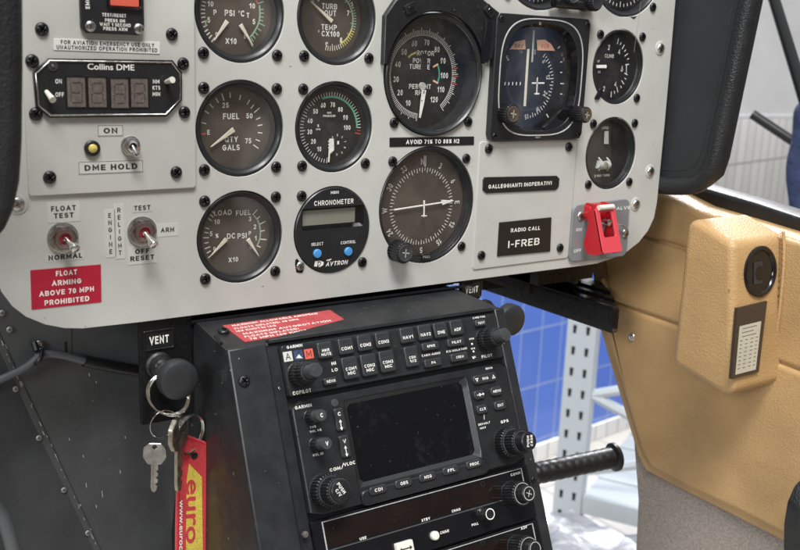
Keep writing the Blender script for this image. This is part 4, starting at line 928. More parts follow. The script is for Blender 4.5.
# cover: a channel swung out and down, its strip facing the pilot, cheeks behind
L0 = Vector((0, gy+3.0, 14.6)); L1 = Vector((0, gy-30.5, 27.0)); dl = (L1-L0).normalized(); nn = Vector((0, -dl.z, dl.y)); 
if nn.z < 0: nn = -nn
ln = (L1-L0).length
b.X = Matrix(((1, 0, 0, gx), (0, -dl.y, nn.y, L1.y), (0, -dl.z, nn.z, L1.z), (0, 0, 0, 1)))     # x across, y up the strip, z outward
wS = hx+1.4
b.frame(by_angle([(-wS, 0), (wS, 0), (wS, ln), (-wS, ln)], (0, ln*.62), 64), by_angle(rrect(0, ln*.63, wS*1.2, ln*.56, 1.6, 8), (0, ln*.62), 64), -1.6, 0, 'guard_face', .25)
b.text('·', 0, 3, .06, 2, 'placard_red')
for sx in (-1, 1):
    keep = b.X; b.X = keep @ Matrix(((0, 0, 1, sx*(wS-.8)), (1, 0, 0, 0), (0, 1, 0, 0), (0, 0, 0, 1)))
    b.prism(roundpoly([(0.5, -.6), (ln-.5, -.6), (ln-1.5, -9), (ln*.72, -10), (ln*.48, -15), (ln*.30, -19), (ln*.08, -17), (0, -8)], 2.0), -.8, .8, 'guard', .3, 2, back=True)
    b.X = keep
b.X = None; b.build('guard_cover', t)
b = MB(); b.lathe(gx, gy-10, [(4.2, 2.2), (4.2, 6), (3.4, 6.4), (2.4, 6.2)], 'chrome', 30); p0 = Vector((gx, gy-10, 5)); p1 = Vector((gx+1.5, gy-8, 20)); dv = p1-p0
b.tube([p0, p0+dv*.4, p0+dv*.8, p0+dv*.95, p1], [1.5, 1.7, 2.6, 2.7, 1.0], 'chrome', 16); b.build('lever', t)
x, y = A(625.2, 233.2, 3); b = MB(); b.tube([(x, y, 3.6), (x-3, y+5, 5), (x-8, y+8, 6), (gx+hx+1, gy-11, 8), (gx+4, gy-12, 12)], .55, 'chrome', 8); b.build('safety_wire', t)
#@@PART3@@
WF = Frame((0, 0, 0), (1, 0, 0), (0, 1, 0), (0, 0, 1))
def pt(px, py, t): return CAM + ray(px, py)*t
def loc(fr, w): w = Vector(w)-fr.o; return (w.dot(fr.ex), w.dot(fr.ey), w.dot(fr.ez))

# ================================================================== RADIO CONSOLE
B = RF.at
t = thing('radio_console', 'black painted sheet metal pedestal console holding the stack of radios', 'radio console', RF, (73, -60, -2))
W = lambda x, y, z: loc(RF, (x, y, z))
bl, br_ = W(-30, 3, -115), W(171, 3, -117.5)
fl, fr_ = (-32.5, 4.5, -3), (169.2, 4.5, -3)
b = MB()
def quadstrip(b, a, c, m): b.add([a[0], a[1], c[1], c[0]], [(0, 1, 2, 3)], m)
# rounded front edge between top sheet and face
b.add([bl, br_, (fr_[0], 4.5, -6), (fl[0], 4.5, -6), (fr_[0], 3.6, -3.9), (fl[0], 3.6, -3.9), (fr_[0], 1.8, -3), (fl[0], 1.8, -3)],
      [(3, 2, 1, 0), (5, 4, 2, 3), (7, 6, 4, 5)], 'console'); b.build('top_sheet', t)
b = MB(); b.add([(-32.5, 1.8, -3), (169.2, 1.8, -3), (169.2, -230, -3), (-36, -230, -3)], [(3, 2, 1, 0)], 'black')
bb = W(-30, 60, -330); b.add([bl, (fl[0], 4.5, -6), (-32.5, 1.8, -3), (-36, -230, -3), bb], [(0, 1, 2, 3, 4)], 'console')
b2 = W(172, 60, -330); b.add([br_, (fr_[0], 4.5, -6), (169.2, 1.8, -3), (169.2, -230, -3), b2], [(4, 3, 2, 1, 0)], 'console'); b.build('housing', t, smooth=0)
for x0, x1, xb in ((-32.8, -8.5, -35.5), (161.5, 170.0, 170.0)):
    b = MB(); s_ = (xb-x0) if x0 < 0 else 0; e_ = 0 if x0 < 0 else (xb-x1)
    b.prism([(x0, 3.0), (x1, 3.0), (x1+e_, -230), (x0+s_, -230)], -3.5, 0, 'console', 1.3, 3); b.build('side_flange', t)
b = MB(); b.prism([(-8.6, 1), (-.9, 1), (-.9, -230), (-8.6, -230)], -3, -1.2, 'radio', .4, 1); b.prism(rrect(-4.6, -23, 2.6, 5.5, 1.2), -1.3, -1.05, 'slot', .05, 1); b.prism(rrect(-4.6, -23.8, 1.4, 2.2, .6), -1.1, -.6, 'chrome', .1, 1)
b.build('rack_rail', t)
b = MB(); b.prism([(-6, 5.2), (161, 4.4), (161, 2.0), (-6, 2.8)], -6, -.6, 'radio', .5, 2); b.build('top_lip', t)
b = MB(); b.lathe(-3.2, 0, [(0, 0)], 'slot', 3)
b = MB(); o_ = roundpoly([(-35.6, 1.5), (-33.1, 2.5), (-33.0, -3.5), (-34.6, -5.2)], 1.0); b.X = None
x, y = B(244, 381, 0); screw(t, x, y, 0); x, y = B(531.9, 480, 0); screw(t, x+1.5, y, 0, SBs)
b = MB(); p = W(-31.0, -38, -118.2); b.tube([W(-30.9, -30, -115.7), W(-31.8, -39, -117.8)], 1.3, 'slot', 10); b.build('corner_slot', t)
# placard on the sloping top sheet
nrm = (Vector(br_)-Vector(bl)).cross(Vector((fl[0], 4.5, -6))-Vector(bl)); nrm = (-nrm if nrm.z < 0 or nrm.y < 0 else nrm).normalized()
tw = lambda v: RF.ex*v.x+RF.ey*v.y+RF.ez*v.z
ez_ = tw(nrm); 
if ez_.z < 0: ez_ = -ez_
ex_ = tw((Vector(br_)-Vector(bl)).normalized()); ey_ = ez_.cross(ex_)
KF = Frame(RF.p(*fl[:2], -6), ex_, ey_, ez_)
k4 = [Vector(KF.at(*c_, 0)) for c_ in ((222.5, 325.8), (330, 310.3), (352.5, 325.2), (245, 342.4))]
b = MB(); b.prism([tuple(p) for p in k4], .02, .35, 'placard_faded', .08, 1)
ex2 = ((k4[1]-k4[0])+(k4[2]-k4[3]))/2; ey2 = ((k4[3]-k4[0])+(k4[2]-k4[1]))/2; rt2 = math.degrees(math.atan2(ex2.y, ex2.x))
for s_, u0, v, w_ in (('MAXIMUM ALLOWABLE AIRSPEED', .02, .10, .90), ('FLOATS INFLATED: 60 MPH', .02, .27, .66), ('(52 KNOTS) IAS', .02, .42, .40), ('MAXIMUM AUTOROTATION', .02, .60, .92), ('FLOATS INFLATED:', .02, .76, .55), ('70 MPH (60 KNOTS) IAS', .02, .91, .80)):
    p = k4[0]+ex2*(u0+w_/2*.98)+ey2*v; b.text(s_, p.x, p.y, .42, ey2.length*.088, w=ex2.length*w_*.88, rot=rt2, bold=.02)
c_ = sum(k4, Vector((0, 0)))/4
solo(b, 'red_placard', 'faded red placard with white airspeed text on top of the radio console', 'placard', KF, (c_.x, c_.y, 0))
x, y = KF.at(222.5, 333, 0)
sk = put(SB, 'screw', t, 0, 0, 0); sk.matrix_parent_inverse = Matrix(); sk.matrix_local = RF.mat(ORG[t.name][1]).inverted() @ KF.mat((x+1.2, y+1, .2))
# channels under the instrument panel
b = MB(); b.X = None
b.tube([(-36, -111.8, -6), (60, -112.1, -6), (190, -113.0, -6)], 2.2, 'gloss', 10); b.tube([(-33, -115.2, -1), (60, -115.2, -1), (189, -116.2, -1)], 1.2, 'gloss', 10)
solo(b, 'edge_channel', 'black rubber edge channel between grey panel and radio console', 'seal strip', PF, (75, -113, 0))

def rf_rect(px0, py0, px1, py1, z): return fit(px0, py0, px1, py1, z, RF)
def btn(t, px, py, w, h, s_, zt, lines=None, th=1.9, ind=True, depth=2.8, tw_=.84, m='button', tm='white', bold=.016, r=1.2, ty=None):
    x, y = B(px, py, zt+depth); b = MB(); b.prism(rrect(x, y, w, h, r, 4), zt-.2, zt+depth, m, .7, 3)
    L = s_ if isinstance(s_, list) else ([s_] if s_ else [])
    base = ty if ty is not None else (-h*.14 if ind else 0)
    for i, k in enumerate(L):
        b.text(k, x, y+base+(th*1.35)*((len(L)-1)/2-i), zt+depth+.06, th, tm, w=min(w*tw_, th*.95*len(k)), bold=bold)
    if ind: b.box(x-w*.28, x+w*.28, y+h*.26, y+h*.26+.7, zt+depth-.1, zt+depth+.12, 'capgrey')
    return b.build('push_button', t)
def stack_knob(t, px, py, zt, sizes, cap=None, capm='knobcap', name='knob', ox=0):
    """sizes: [(radius, height), ...] from the base up"""
    x, y = B(px, py, zt); x += ox; b = MB(); z = zt-.2
    b.lathe(x, y, [(sizes[0][0]*1.04, z), (sizes[0][0]*1.04, z+.6), (sizes[0][0]*.96, z+.8)], 'rubber', 40); z += .5
    for i, (r, h) in enumerate(sizes):
        last = i == len(sizes)-1
        if last and cap != 'knurl': b.lathe(x, y, [(r, z), (r, z+h-.8), (r*.9, z+h-.1), (.01, z+h)], capm, 36)
        else: b.knurl(x, y, r, z, z+h, 'rubber', max(14, int(r*3.2)), .08, .7); b.lathe(x, y, [(r*.86, z+h), (r*.86, z+h+.25), (r*.78, z+h+.3)], 'knobcap', 36)
        z += h
    return x, y, z, b

# --- audio selector panel
YA1 = -30.2
t = thing('audio_panel', 'charcoal GARMIN audio selector panel with COM buttons, top of the radio stack', 'radio', RF, (79, -15, 0), 'radios stacked in the console')
ZT = 2.6
b = MB(); b.prism(rrect(79.3, -15.0, 160, 30.2, 1.4), -2.8, ZT, 'radio', .6, 2)
o_ = rrect(79.3, -15, 157.6, 27.8, 1); b.ring(o_, inset(ccw(o_), .35), ZT+.04, 'capgrey')
for s_, px, py, h, w_ in (('GARMIN', 294.5, 346.3, 1.7, 16), ('COPILOT', 302, 391.8, 2.1, 19), ('HI', 333.7, 363.3, 1.9, 4.6), ('LO', 334.7, 369.8, 1.9, 6), ('PILOT', 487, 355.9, 2.0, 11), ('CABIN AUDIO', 431, 354.3, 1.4, 19), ('ICS ISOLATION', 456.6, 349.9, 1.4, 21), ('CARD FAIL', 479, 317.2, 1.2, 13), ('SPKR', 471.5, 338.8, 1.2, 5), ('ICS', 473, 348.5, 1.2, 4), ('VOL', 474, 357, 1.2, 4)):
    x, y = B(px, py, ZT); b.text(s_, x, y, ZT+.06, h, w=wmm((px, py), w_, ZT, RF), bold=.025)
for px, py, ch, m_, tm in ((287.9, 356.5, 'A', 'paper', 'ink'), (308.9, 353.8, 'M', 'red', 'ink')):
    x, y = B(px, py, ZT); b.poly(rrect(x, y, 5.8, 5.8, .2), ZT+.05, 'tape' if m_ == 'paper' else m_); b.text(ch, x, y, ZT+.12, 4.0, tm, bold=0)
x, y = B(298.5, 355, ZT); b.poly(rrect(x, y, 5.8, 5.8, .2), ZT+.055, 'denim'); b.poly([(x-2, y-1.6), (x+2.2, y-2.2), (x+.2, y+.4)], ZT+.12, 'paper')
x, y = B(398, 356.8, ZT); b.lathe(x, y, [(1.6, ZT+.02), (1.5, ZT+.15), (1.2, ZT+.05), (.01, ZT+.05)], 'slot', 20)
x, y = B(394.8, 346.5, ZT); b.lathe(x, y, [(1.0, ZT+.02), (.9, ZT+.3), (.01, ZT+.35)], 'capgrey', 16)
for py in (344, 351.5, 358): x, y = B(472 if py < 350 else 473.5, py, ZT); b.lathe(x, y, [(.7, ZT+.02), (.6, ZT+.25), (.01, ZT+.3)], 'white', 12)
x, y = B(321, 362, ZT)
b.build('faceplate', t)
w1, h1 = 10.2, 9.8
for px, py, s_ in ((325.6, 349.9, ['MKR', 'MUTE']), (346.5, 346, 'COM1'), (365.2, 342.6, 'COM2'), (383.2, 339.6, 'COM3'), (407.6, 335, 'NAV1'), (425.3, 332.2, 'NAV2'), (441, 330, 'DME'), (457.2, 327.3, 'ADF')):
    btn(t, px, py, w1 if px > 330 else 9.8, h1, s_, ZT, th=2.0 if isinstance(s_, str) else 1.75)
for px, py, s_ in ((350.9, 367.6, ['COM1', 'MIC']), (369.5, 364.6, ['COM2', 'MIC']), (387.8, 361, ['COM3', 'MIC'])): btn(t, px, py, 10.8, 13.4, s_, ZT, th=1.95)
btn(t, 412.2, 356.2, 9.8, 13, ['COM', '1/2'], ZT, th=1.7); btn(t, 331, 381, 9, 4.3, 'SENS', ZT, th=1.6, ind=False, tw_=.85)
btn(t, 431, 345.9, 13.2, 5.2, 'SPKR', ZT, th=1.6, ind=False, tw_=.55); btn(t, 456.6, 341.9, 13.6, 5.4, 'PILOT', ZT, th=1.6, ind=False, tw_=.55)
btn(t, 433.6, 362.4, 13.2, 5.2, 'PA', ZT, th=1.6, ind=False, tw_=.4); btn(t, 460, 356.8, 13.6, 5.4, 'CREW', ZT, th=1.6, ind=False, tw_=.55); btn(t, 481.2, 322.8, 9, 4.4, 'TEST', ZT, th=1.5, ind=False, tw_=.8)
for px, py in ((298.6, 374.5), (484.5, 339.5)):
    x, y, z, b = stack_knob(t, px, py, ZT, [(7.2, 6.5), (6.4, 8), (4.3, 9)]); b.build('volume_knob', t)

# --- navigator
t = thing('navigation_radio', 'GARMIN navigator radio with dark smudged screen between the audio panel and digit radio', 'radio', RF, (79, -66, 0), 'radios stacked in the console')
ZT = 3.2
sx0 = (B(346.4, 404.7, 1)[0]+B(361, 483.5, 1)[0])/2; sx1 = (B(462, 381.5, 1)[0]+B(475, 453.4, 1)[0])/2
sy1 = (B(346.4, 404.7, 1)[1]+B(462, 381.5, 1)[1])/2; sy0 = (B(361, 483.5, 1)[1]+B(475, 453.4, 1)[1])/2
b = MB(); o_ = rrect(79.3, -66.6, 160, 66.4, 1.6, 23); c0 = ((sx0+sx1)/2, (sy0+sy1)/2)
oo = by_angle(o_, c0); i0 = by_angle(rrect(c0[0], c0[1], sx1-sx0+5, sy1-sy0+5, 1.0, 23), c0); i1 = by_angle(rrect(c0[0], c0[1], sx1-sx0, sy1-sy0, .4, 23), c0)
b.frame(oo, i0, -2.8, ZT, 'radio', .6)
b.add([(x, y, ZT-.5) for x, y in i0]+[(x, y, ZT-2.6) for x, y in i1], [(i, (i+1) % 96, 96+(i+1) % 96, 96+i) for i in range(96)], 'capgrey')
for s_, px, py, h, w_, r_ in (('GARMIN', 303.3, 406.5, 1.9, 17, 0), ('PWR', 313, 427, 1.3, 6, 0), ('VOL SQ', 315.5, 430.7, 1.3, 12, 0), ('VOL ID', 318, 454.3, 1.4, 11, 0), ('COM', 335, 469, 1.9, 11, 0), ('VLOC', 349.5, 463.5, 1.9, 12, 0), ('GPS', 504.5, 421.3, 1.9, 8, 0), ('RNG', 489, 368.2, 1.3, 7, 0), ('DEFAULT', 484.2, 423.5, 1.3, 12, 0), ('NAV', 483, 427.8, 1.3, 6, 0)):
    x, y = B(px, py, ZT); b.text(s_, x, y, ZT+.06, h, w=wmm((px, py), w_, ZT, RF), bold=.025)
b.seg(B(341.5, 469, ZT), B(343.5, 463, ZT), .35, ZT+.06, 'white'); b.seg(B(484, 414.5, ZT), B(484.2, 419.5, ZT), .4, ZT+.06, 'white')
x, y = B(334.7, 402.8, ZT); b.lathe(x, y, [(2.5, ZT+.02), (2.3, ZT+.5), (.01, ZT+.6)], 'knobcap', 24)
for a_, c_ in (((296.5, 420), (304, 463)), ((304, 463), (309, 461)), ((326, 432), (332, 431)), ((333, 418), (337, 457)), ((337, 457), (332, 459)), ((296.5, 437), (304, 436))):
    b.seg(B(*a_, ZT), B(*c_, ZT), .55, ZT+.05, 'slot')
b.build('faceplate', t)
b = MB(); b.poly(i1, ZT-2.6, 'screen'); b.build('screen', t)
# button bar under the screen
bx0, by0 = B(361, 494, ZT); bx1, by1 = B(484, 455, ZT); yb = (B(420, 484.5, ZT)[1]); 
b = MB(); b.prism(rrect((bx0+bx1)/2, yb+.6, bx1-bx0+2, 9.4, 4), ZT-.3, ZT+1.6, 'radio', 1.1, 3); b.build('button_bar', t)
for px, py, s_ in ((378.6, 489.6, 'CDI'), (404.2, 482.9, 'OBS'), (428, 476.6, 'MSG'), (451.3, 470, 'FPL'), (474.6, 463.8, 'PROC')): btn(t, px, py, 12.4, 5.0, s_, ZT+1.5, th=1.9, ind=False, depth=1.6, tw_=.8, r=2)
bc_ = btn(t, 340.3, 419.2, 6.2, 13.4, 'C', ZT, th=2.2, ind=False, depth=2, ty=3.2, r=1.2); bv_ = btn(t, 345.4, 446.2, 6.4, 13, 'V', ZT, th=2.2, ind=False, depth=2, ty=3.0, r=1.2)
for (px, py), bo in zip(((340.8, 424.2), (346, 450.4)), (bc_, bv_)):
    x, y = B(px, py, ZT+2); b = MB(); z = ZT+2.08; 
    b.seg((x, y-2.8), (x, y+2), .5, z, 'white'); b.poly([(x-1, y+1.2), (x+1, y+1.2), (x, y+2.9)], z+.02, 'white'); b.poly([(x-1, y-2), (x+1, y-2), (x, y-3.7)], z+.02, 'white'); b.build('transfer_arrow', bo)
br0 = btn(t, 485.4, 378.2, 19.5, 6.0, 'RNG', ZT, th=1.7, ind=False, depth=2, tw_=.4, r=2.6)
for px, py, s_, w_ in ((497, 390.9, 'MENU', 9.4), (482.8, 409.0, 'CLR', 8.6), (500.6, 405, 'ENT', 9.4)): btn(t, px, py, w_, 6.0, s_, ZT, th=1.7, ind=False, depth=2, tw_=.8, r=2)
o_ = btn(t, 480, 394.6, 8.6, 6.0, None, ZT, ind=False, depth=2, r=2)
x, y = B(480, 394.6, ZT+2); b = MB(); b.text('D', x, y, ZT+2.06, 2.0, bold=.02); b.seg((x-2.6, y), (x+2.4, y), .4, ZT+2.1, 'white'); b.poly([(x+2.2, y+.9), (x+2.2, y-.9), (x+3.6, y)], ZT+2.12, 'white'); b.build('direct_arrow', o_)
for dx_, up in ((-7, -1), (6.8, 1)):
    x, y = B(485.4, 378.2, ZT+2); x += dx_; b = MB(); p = [(x-1.4, y-1.1*up), (x+1.4, y-1.1*up), (x, y+1.4*up)]; b.ring(ccw(p), inset(ccw(p), .42), ZT+2.08, 'white'); b.build('range_arrow', br0)
for px, py, ch in ((310.5, 417, 'C'), (315.6, 444.6, 'V')):
    x, y, z, b = stack_knob(t, px, py, ZT, [(4.3, 7.5), (3.6, 7)], cap='x'); b.text(ch, x, y, z+.1, 2.4, bold=.02); b.build('volume_knob', t)
x, y, z, b = stack_knob(t, 325, 491, ZT, [(10.2, 9), (8.2, 9.5), (6.2, 2.2)], capm='rubber'); b.text('PUSH', x, y+1.5, z+.1, 2.0, bold=.02, w=7, rot=-62); b.text('C/V', x-2.2, y-.6, z+.1, 2.0, bold=.02, w=4.6, rot=-62); b.build('tuning_knob', t)
x, y, z, b = stack_knob(t, 506.5, 442.8, ZT, [(10.4, 7.5), (8.2, 9), (6.0, 7.5)], capm='rubber'); b.text('PUSH', x-1.4, y, z+.1, 1.9, bold=.02, w=7, rot=78); b.text('CRSR', x+1.6, y, z+.1, 1.9, bold=.02, w=7, rot=78); b.build('tuning_knob', t)

# --- two digit-window radios
def lined_radio(name, label_, y1, y0, full, group):
    t = thing(name, label_, 'radio', RF, (79, (y0+y1)/2, 0), group); zt = 2.2
    b = MB(); b.prism(rrect(79.3, (y0+y1)/2, 160, y1-y0, 1.0), -2.8, zt, 'gloss', .4, 2)
    b.box(6.0, 155.4, y1-1.75, y1-1.3, zt, zt+.25, 'dimwhite'); b.box(5.3, 6.0, y1-60 if not full else y0+1, y1-1.2, zt, zt+.25, 'dimwhite'); b.box(154.7, 155.4, (y1-16) if full else y0+1, y1-1.9, zt, zt+.25, 'dimwhite')
    b.build('faceplate', t); return t, zt
YT = B(400, 498, 2.2)[1]
t, ZT = lined_radio('digit_radio', 'glossy black radio with dark amber window under the navigator', -102.6, -137.2, True, 'radios stacked in the console')
b = MB(); b.prism([(7, -105.4), (133, -105.4), (133, -119.0), (7, -119.0)], ZT-.1, ZT+.12, 'amber', .05, 1); b.build('display', t)
b = MB(); b.box(7, 143, -121.0, -120.3, ZT, ZT+.3, 'chrome')
p0, p1 = B(480, 508, ZT), B(524, 496, ZT); b.seg((143, -120.65), (152, -118.4), .7, ZT+.28, 'chrome'); b.build('trim_line', t)
b = MB()
for s_, px, py, h, w_ in (('COMM', 515.4, 473.8, 1.7, 10), ('STBY', 425.8, 519.4, 1.6, 9), ('CHAN', 456, 510.2, 1.6, 9), ('USE', 363, 538.2, 1.6, 7), ('CHAN', 444.5, 531.8, 1.7, 9), ('PULL', 475, 524.2, 1.5, 7)):
    x, y = B(px, py, ZT+.2); b.text(s_, x, y, ZT+.26, h, w=wmm((px, py), w_, ZT, RF), bold=.03)
b.build('lettering', t)
x, y = B(482.8, 484, ZT); b = MB(); b.lathe(x, y, [(1.9, ZT+.02), (1.8, ZT+.3), (1.3, ZT+.3), (1.2, ZT+.05), (.01, ZT+.05)], 'crinkle', 20); b.build('set_screw', t)
x, y, z, b = stack_knob(t, 511, 493.6, ZT, [(8.0, 12), (5.2, 6.5)], cap='x', capm='rubber'); b.ring(circ(x, y, 6.9), circ(x, y, 6.5), ZT+12.7, 'dimwhite'); b.ring(circ(x, y, 4.4), circ(x, y, 3.9), z+.05, 'dimwhite'); b.seg((x-2, y+1), (x+2, y-1), .5, z+.08, 'dimwhite'); b.seg((x+1, y+2), (x-1, y-2), .5, z+.09, 'dimwhite'); b.build('tuning_knob', t)
x, y, z, b = stack_knob(t, 482, 513.8, ZT, [(4.0, 8.5)], cap='x', capm='rubber'); b.ring(circ(x, y, 3.5), circ(x, y, 2.9), z+.05, 'white'); b.build('small_knob', t)
x, y = B(433.8, 535.6, ZT); b = MB(); b.lathe(x, y, [(2.8, ZT), (2.8, ZT+2.2), (2.2, ZT+2.9), (.01, ZT+3)], 'lever_white', 24); b.build('push_button', t)
x, y = B(401, 548.5, ZT); b = MB(); b.prism(rrect(x+1.6, y-.6, 12, 9, 1), ZT-.1, ZT+3, 'lever_white', .7, 2); b.seg((x-1.6, y-.4), (x+4.6, y-.4), .8, ZT+3.06, 'ink'); b.poly([(x-1.2, y+1), (x-1.2, y-1.8), (x-3, y-.4)], ZT+3.1, 'ink'); b.poly([(x+4.4, y+1), (x+4.4, y-1.8), (x+6.2, y-.4)], ZT+3.1, 'ink'); b.build('transfer_button', t)
x, y = B(306.5, 534, ZT); b = MB(); b.lathe(x-1, y, [(2.0, ZT), (1.8, ZT+1.0), (.01, ZT+1.2)], 'steel', 20); b.build('fixing_screw', t)
t, ZT = lined_radio('digit_radio', 'lowest radio in the console, marked ADF beside its knob and cut by the frame bottom', -139.0, -185, False, 'radios stacked in the console')
b = MB(); b.prism([(7, -142.4), (133, -142.4), (133, -156), (7, -156)], ZT-.1, ZT+.12, 'amber', .05, 1); b.build('display', t)
b = MB(); x, y = B(524, 527.6, ZT+.2); b.text('ADF', x, y, ZT+.26, 1.8, w=5.4, bold=.03); b.build('lettering', t)
x, y = B(482.5, 542.5, ZT); b = MB(); b.lathe(x, y, [(1.9, ZT+.02), (1.8, ZT+.3), (1.3, ZT+.3), (1.2, ZT+.05), (.01, ZT+.05)], 'crinkle', 20); b.build('set_screw', t)
x, y, z, b = stack_knob(t, 517, 547.5, ZT, [(8.0, 12), (5.2, 6.5)], cap='x', capm='rubber'); b.ring(circ(x, y, 6.9), circ(x, y, 6.5), ZT+12.7, 'dimwhite'); b.ring(circ(x, y, 4.4), circ(x, y, 3.9), z+.05, 'dimwhite'); b.build('tuning_knob', t)

# ================================================================== VENT CONTROLS, KEYS, FOOTWELL
def vent(x, y, lx, ly, lab, x0, x1, y0):
    t = thing('vent_control', lab, 'vent knob', PF, (x, y, 0), 'VENT pull knobs under the panel')
    b = MB(); b.prism(rrect((x0+x1)/2, (-104+y0)/2, x1-x0, -104-y0, 1.5), -5, -3, 'black', .4, 2); b.build('bracket', t)
    b = MB(); b.frame(rrect(lx, ly, 19, 12.5, .6), rrect(lx, ly, 17, 10.5, .4), -3, -2.2, 'black', .2); b.prism(rrect(lx, ly, 17, 10.5, .4), -3.2, -2.7, 'placard_black', .1, 1); b.text('VENT', lx, ly, -2.6, 4.9, w=12, bold=.035); b.build('label', t)
    b = MB(); b.lathe(x, y, [(8.2, -3), (8.2, -1), (7, 0), (6.6, 3), (5, 3.5)], 'crinkle', 36); b.lathe(x, y, [(5, 3), (4.6, 8), (4.4, 22)], 'steel', 28); b.build('bushing', t)
    b = MB(); b.lathe(x, y, [(4, 21), (9.6, 21.3), (11.3, 22.6), (11.6, 24.5), (11.6, 28.8), (11.1, 30.2), (9.8, 31), (5, 31.25), (.01, 31.3)], 'capgrey', 56); b.build('knob', t)
vent(-53.2, -139.2, -52.4, -123.6, 'round black VENT knob with key ring hanging on its shaft', -64.5, -31.5, -176)
vent(200.5, -137.2, 187.5, -120.0, 'round black VENT knob behind the right top corner of the radio console', 177, 196.5, -128)
def circ3(c_, r, u, v, n=40): return [tuple(Vector(c_)+Vector(u)*r*math.cos(2*PI*i/n)+Vector(v)*r*math.sin(2*PI*i/n)) for i in range(n)]
def ring_on(px, py, z, r, yaw, tilt, wire, name, label_, m='chrome', turns=1, sx=1):
    x, y = A(px, py, z); ya, ti = math.radians(yaw), math.radians(tilt)
    u = Vector((math.cos(ya)*sx, 0, math.sin(ya))); v = Vector((0, math.cos(ti), math.sin(ti)))
    b = MB()
    for k in range(turns): b.tube(circ3((x+k*.3, y, z+k*wire*1.9), r, u, v), wire, m, 8, closed=True)
    return b, (x, y, z)
b, c_ = ring_on(167.5, 394.5, 9, 12.0, 36, -12, .85, '', '', turns=2); solo(b, 'key_ring', 'large split ring hanging on the shaft of the left VENT knob', 'key ring', PF, c_)
b, c_ = ring_on(188.5, 434, 14, 12.6, -26, 8, .75, '', '', turns=2); solo(b, 'key_ring', 'split ring through the eyelet of the red cloth tag', 'key ring', PF, c_)
b, c_ = ring_on(163.5, 424, 13, 8.6, -6, 5, .38, '', ''); solo(b, 'wire_loop', 'thin wire loop holding the silver key', 'key ring', PF, c_)
def key(name, lab, px, py, z, yaw, m, roll=-4, s_=1.0):
    x, y = A(px, py, z); b = MB(); b.X = Matrix.Translation((x, y, z)) @ Matrix.Rotation(math.radians(yaw), 4, 'Y') @ Matrix.Rotation(math.radians(roll), 4, 'Z') @ Matrix.Scale(s_, 4)
    head = [(-3.4, 6.8), (3.4, 6.8), (6.6, 3.6), (7.0, -2), (4.0, -6.6), (-4.0, -6.6), (-7.0, -2), (-6.6, 3.6)]; hole = [(-1.6, 4.4), (0, 6.0), (1.6, 4.4), (0, 2.8)]
    c0 = (0, 4.4); n = 64
    hd = by_angle(roundpoly(head, 1.0), (0, 4.2), n); hl = by_angle(hole, (0, 4.2), n)
    b.frame(hd, hl, 0, 1.9, m, .3); b.ring(hd, hl, 0, m)
    b.prism([(-2.2, -6.2), (2.2, -6.2), (2.3, -10), (1.2, -11), (2.3, -12.2), (2.2, -14), (1.0, -15), (2.2, -16.2), (2.1, -18), (.8, -19.2), (1.9, -20.5), (1.3, -23.4), (0, -24.6), (-1.6, -23.5), (-2.2, -21)], .25, 1.65, m, .2, 1, back=True)
    b.box(-.9, -.3, -22, -7, 1.66, 1.72, 'brass'); b.X = None
    return solo(b, name, lab, 'key', PF, (x, y, z))
key('key', 'silver key with faceted head hanging flat beside the VENT knob', 155, 453, 14, -28, 'steel', -2, 1.0)
key('key', 'pale brass key seen edge-on between the silver key and the red tag', 176.5, 433, 18, 40, 'keymetal', -2, 1.5)
# cloth tag
b = MB(); tp = [A(*p, 12) for p in ((183.6, 434), (215.6, 446), (212, 465), (209.8, 490), (209, 515), (210.5, 590), (175.8, 590), (176.3, 520), (177.6, 468), (180, 448))]
b.prism(roundpoly(tp, 1.2), 10.2, 12.2, 'tagred', .6, 2, back=True)
for p_ in (inset(ccw(tp), 1.3),):
    n = len(p_); 
    for i in range(n):
        a_, c2_ = Vector(p_[i]), Vector(p_[(i+1) % n]); L_ = (c2_-a_).length; k = max(1, int(L_/1.5))
        for j in range(k): b.seg(a_+(c2_-a_)*(j+.15)/k, a_+(c2_-a_)*(j+.85)/k, .45, 12.3, 'placard_red')
b.poly([A(*p, 12.2) for p in ((189, 463.5), (201.8, 477), (203, 570), (185.6, 570), (186.6, 480))], 12.33, 'tagyellow')
o_ = ccw([A(*p, 12.2) for p in ((189, 463.5), (201.8, 477), (203, 570), (185.6, 570), (186.6, 480))])
b.text('euro', *A(193.0, 511.5, 12.3), 12.45, 8.6, 'tagred', w=42, rot=-91, bold=.035, shear=.15)
b.text('www.euroc', *A(181.6, 525, 12.3), 12.4, 2.7, 'white', w=33, rot=-91, bold=.02, shear=.1)
x, y = A(194.4, 455.6, 12.2); b.lathe(x, y, [(2.2, 12.2), (2.0, 12.7), (1.3, 12.7), (1.2, 12.3), (.01, 12.3)], 'slot', 20)
cxy = A(195, 500, 12); solo(b, 'key_tag', 'red embroidered cloth tag with yellow band reading euro', 'key tag', PF, (*cxy, 12))

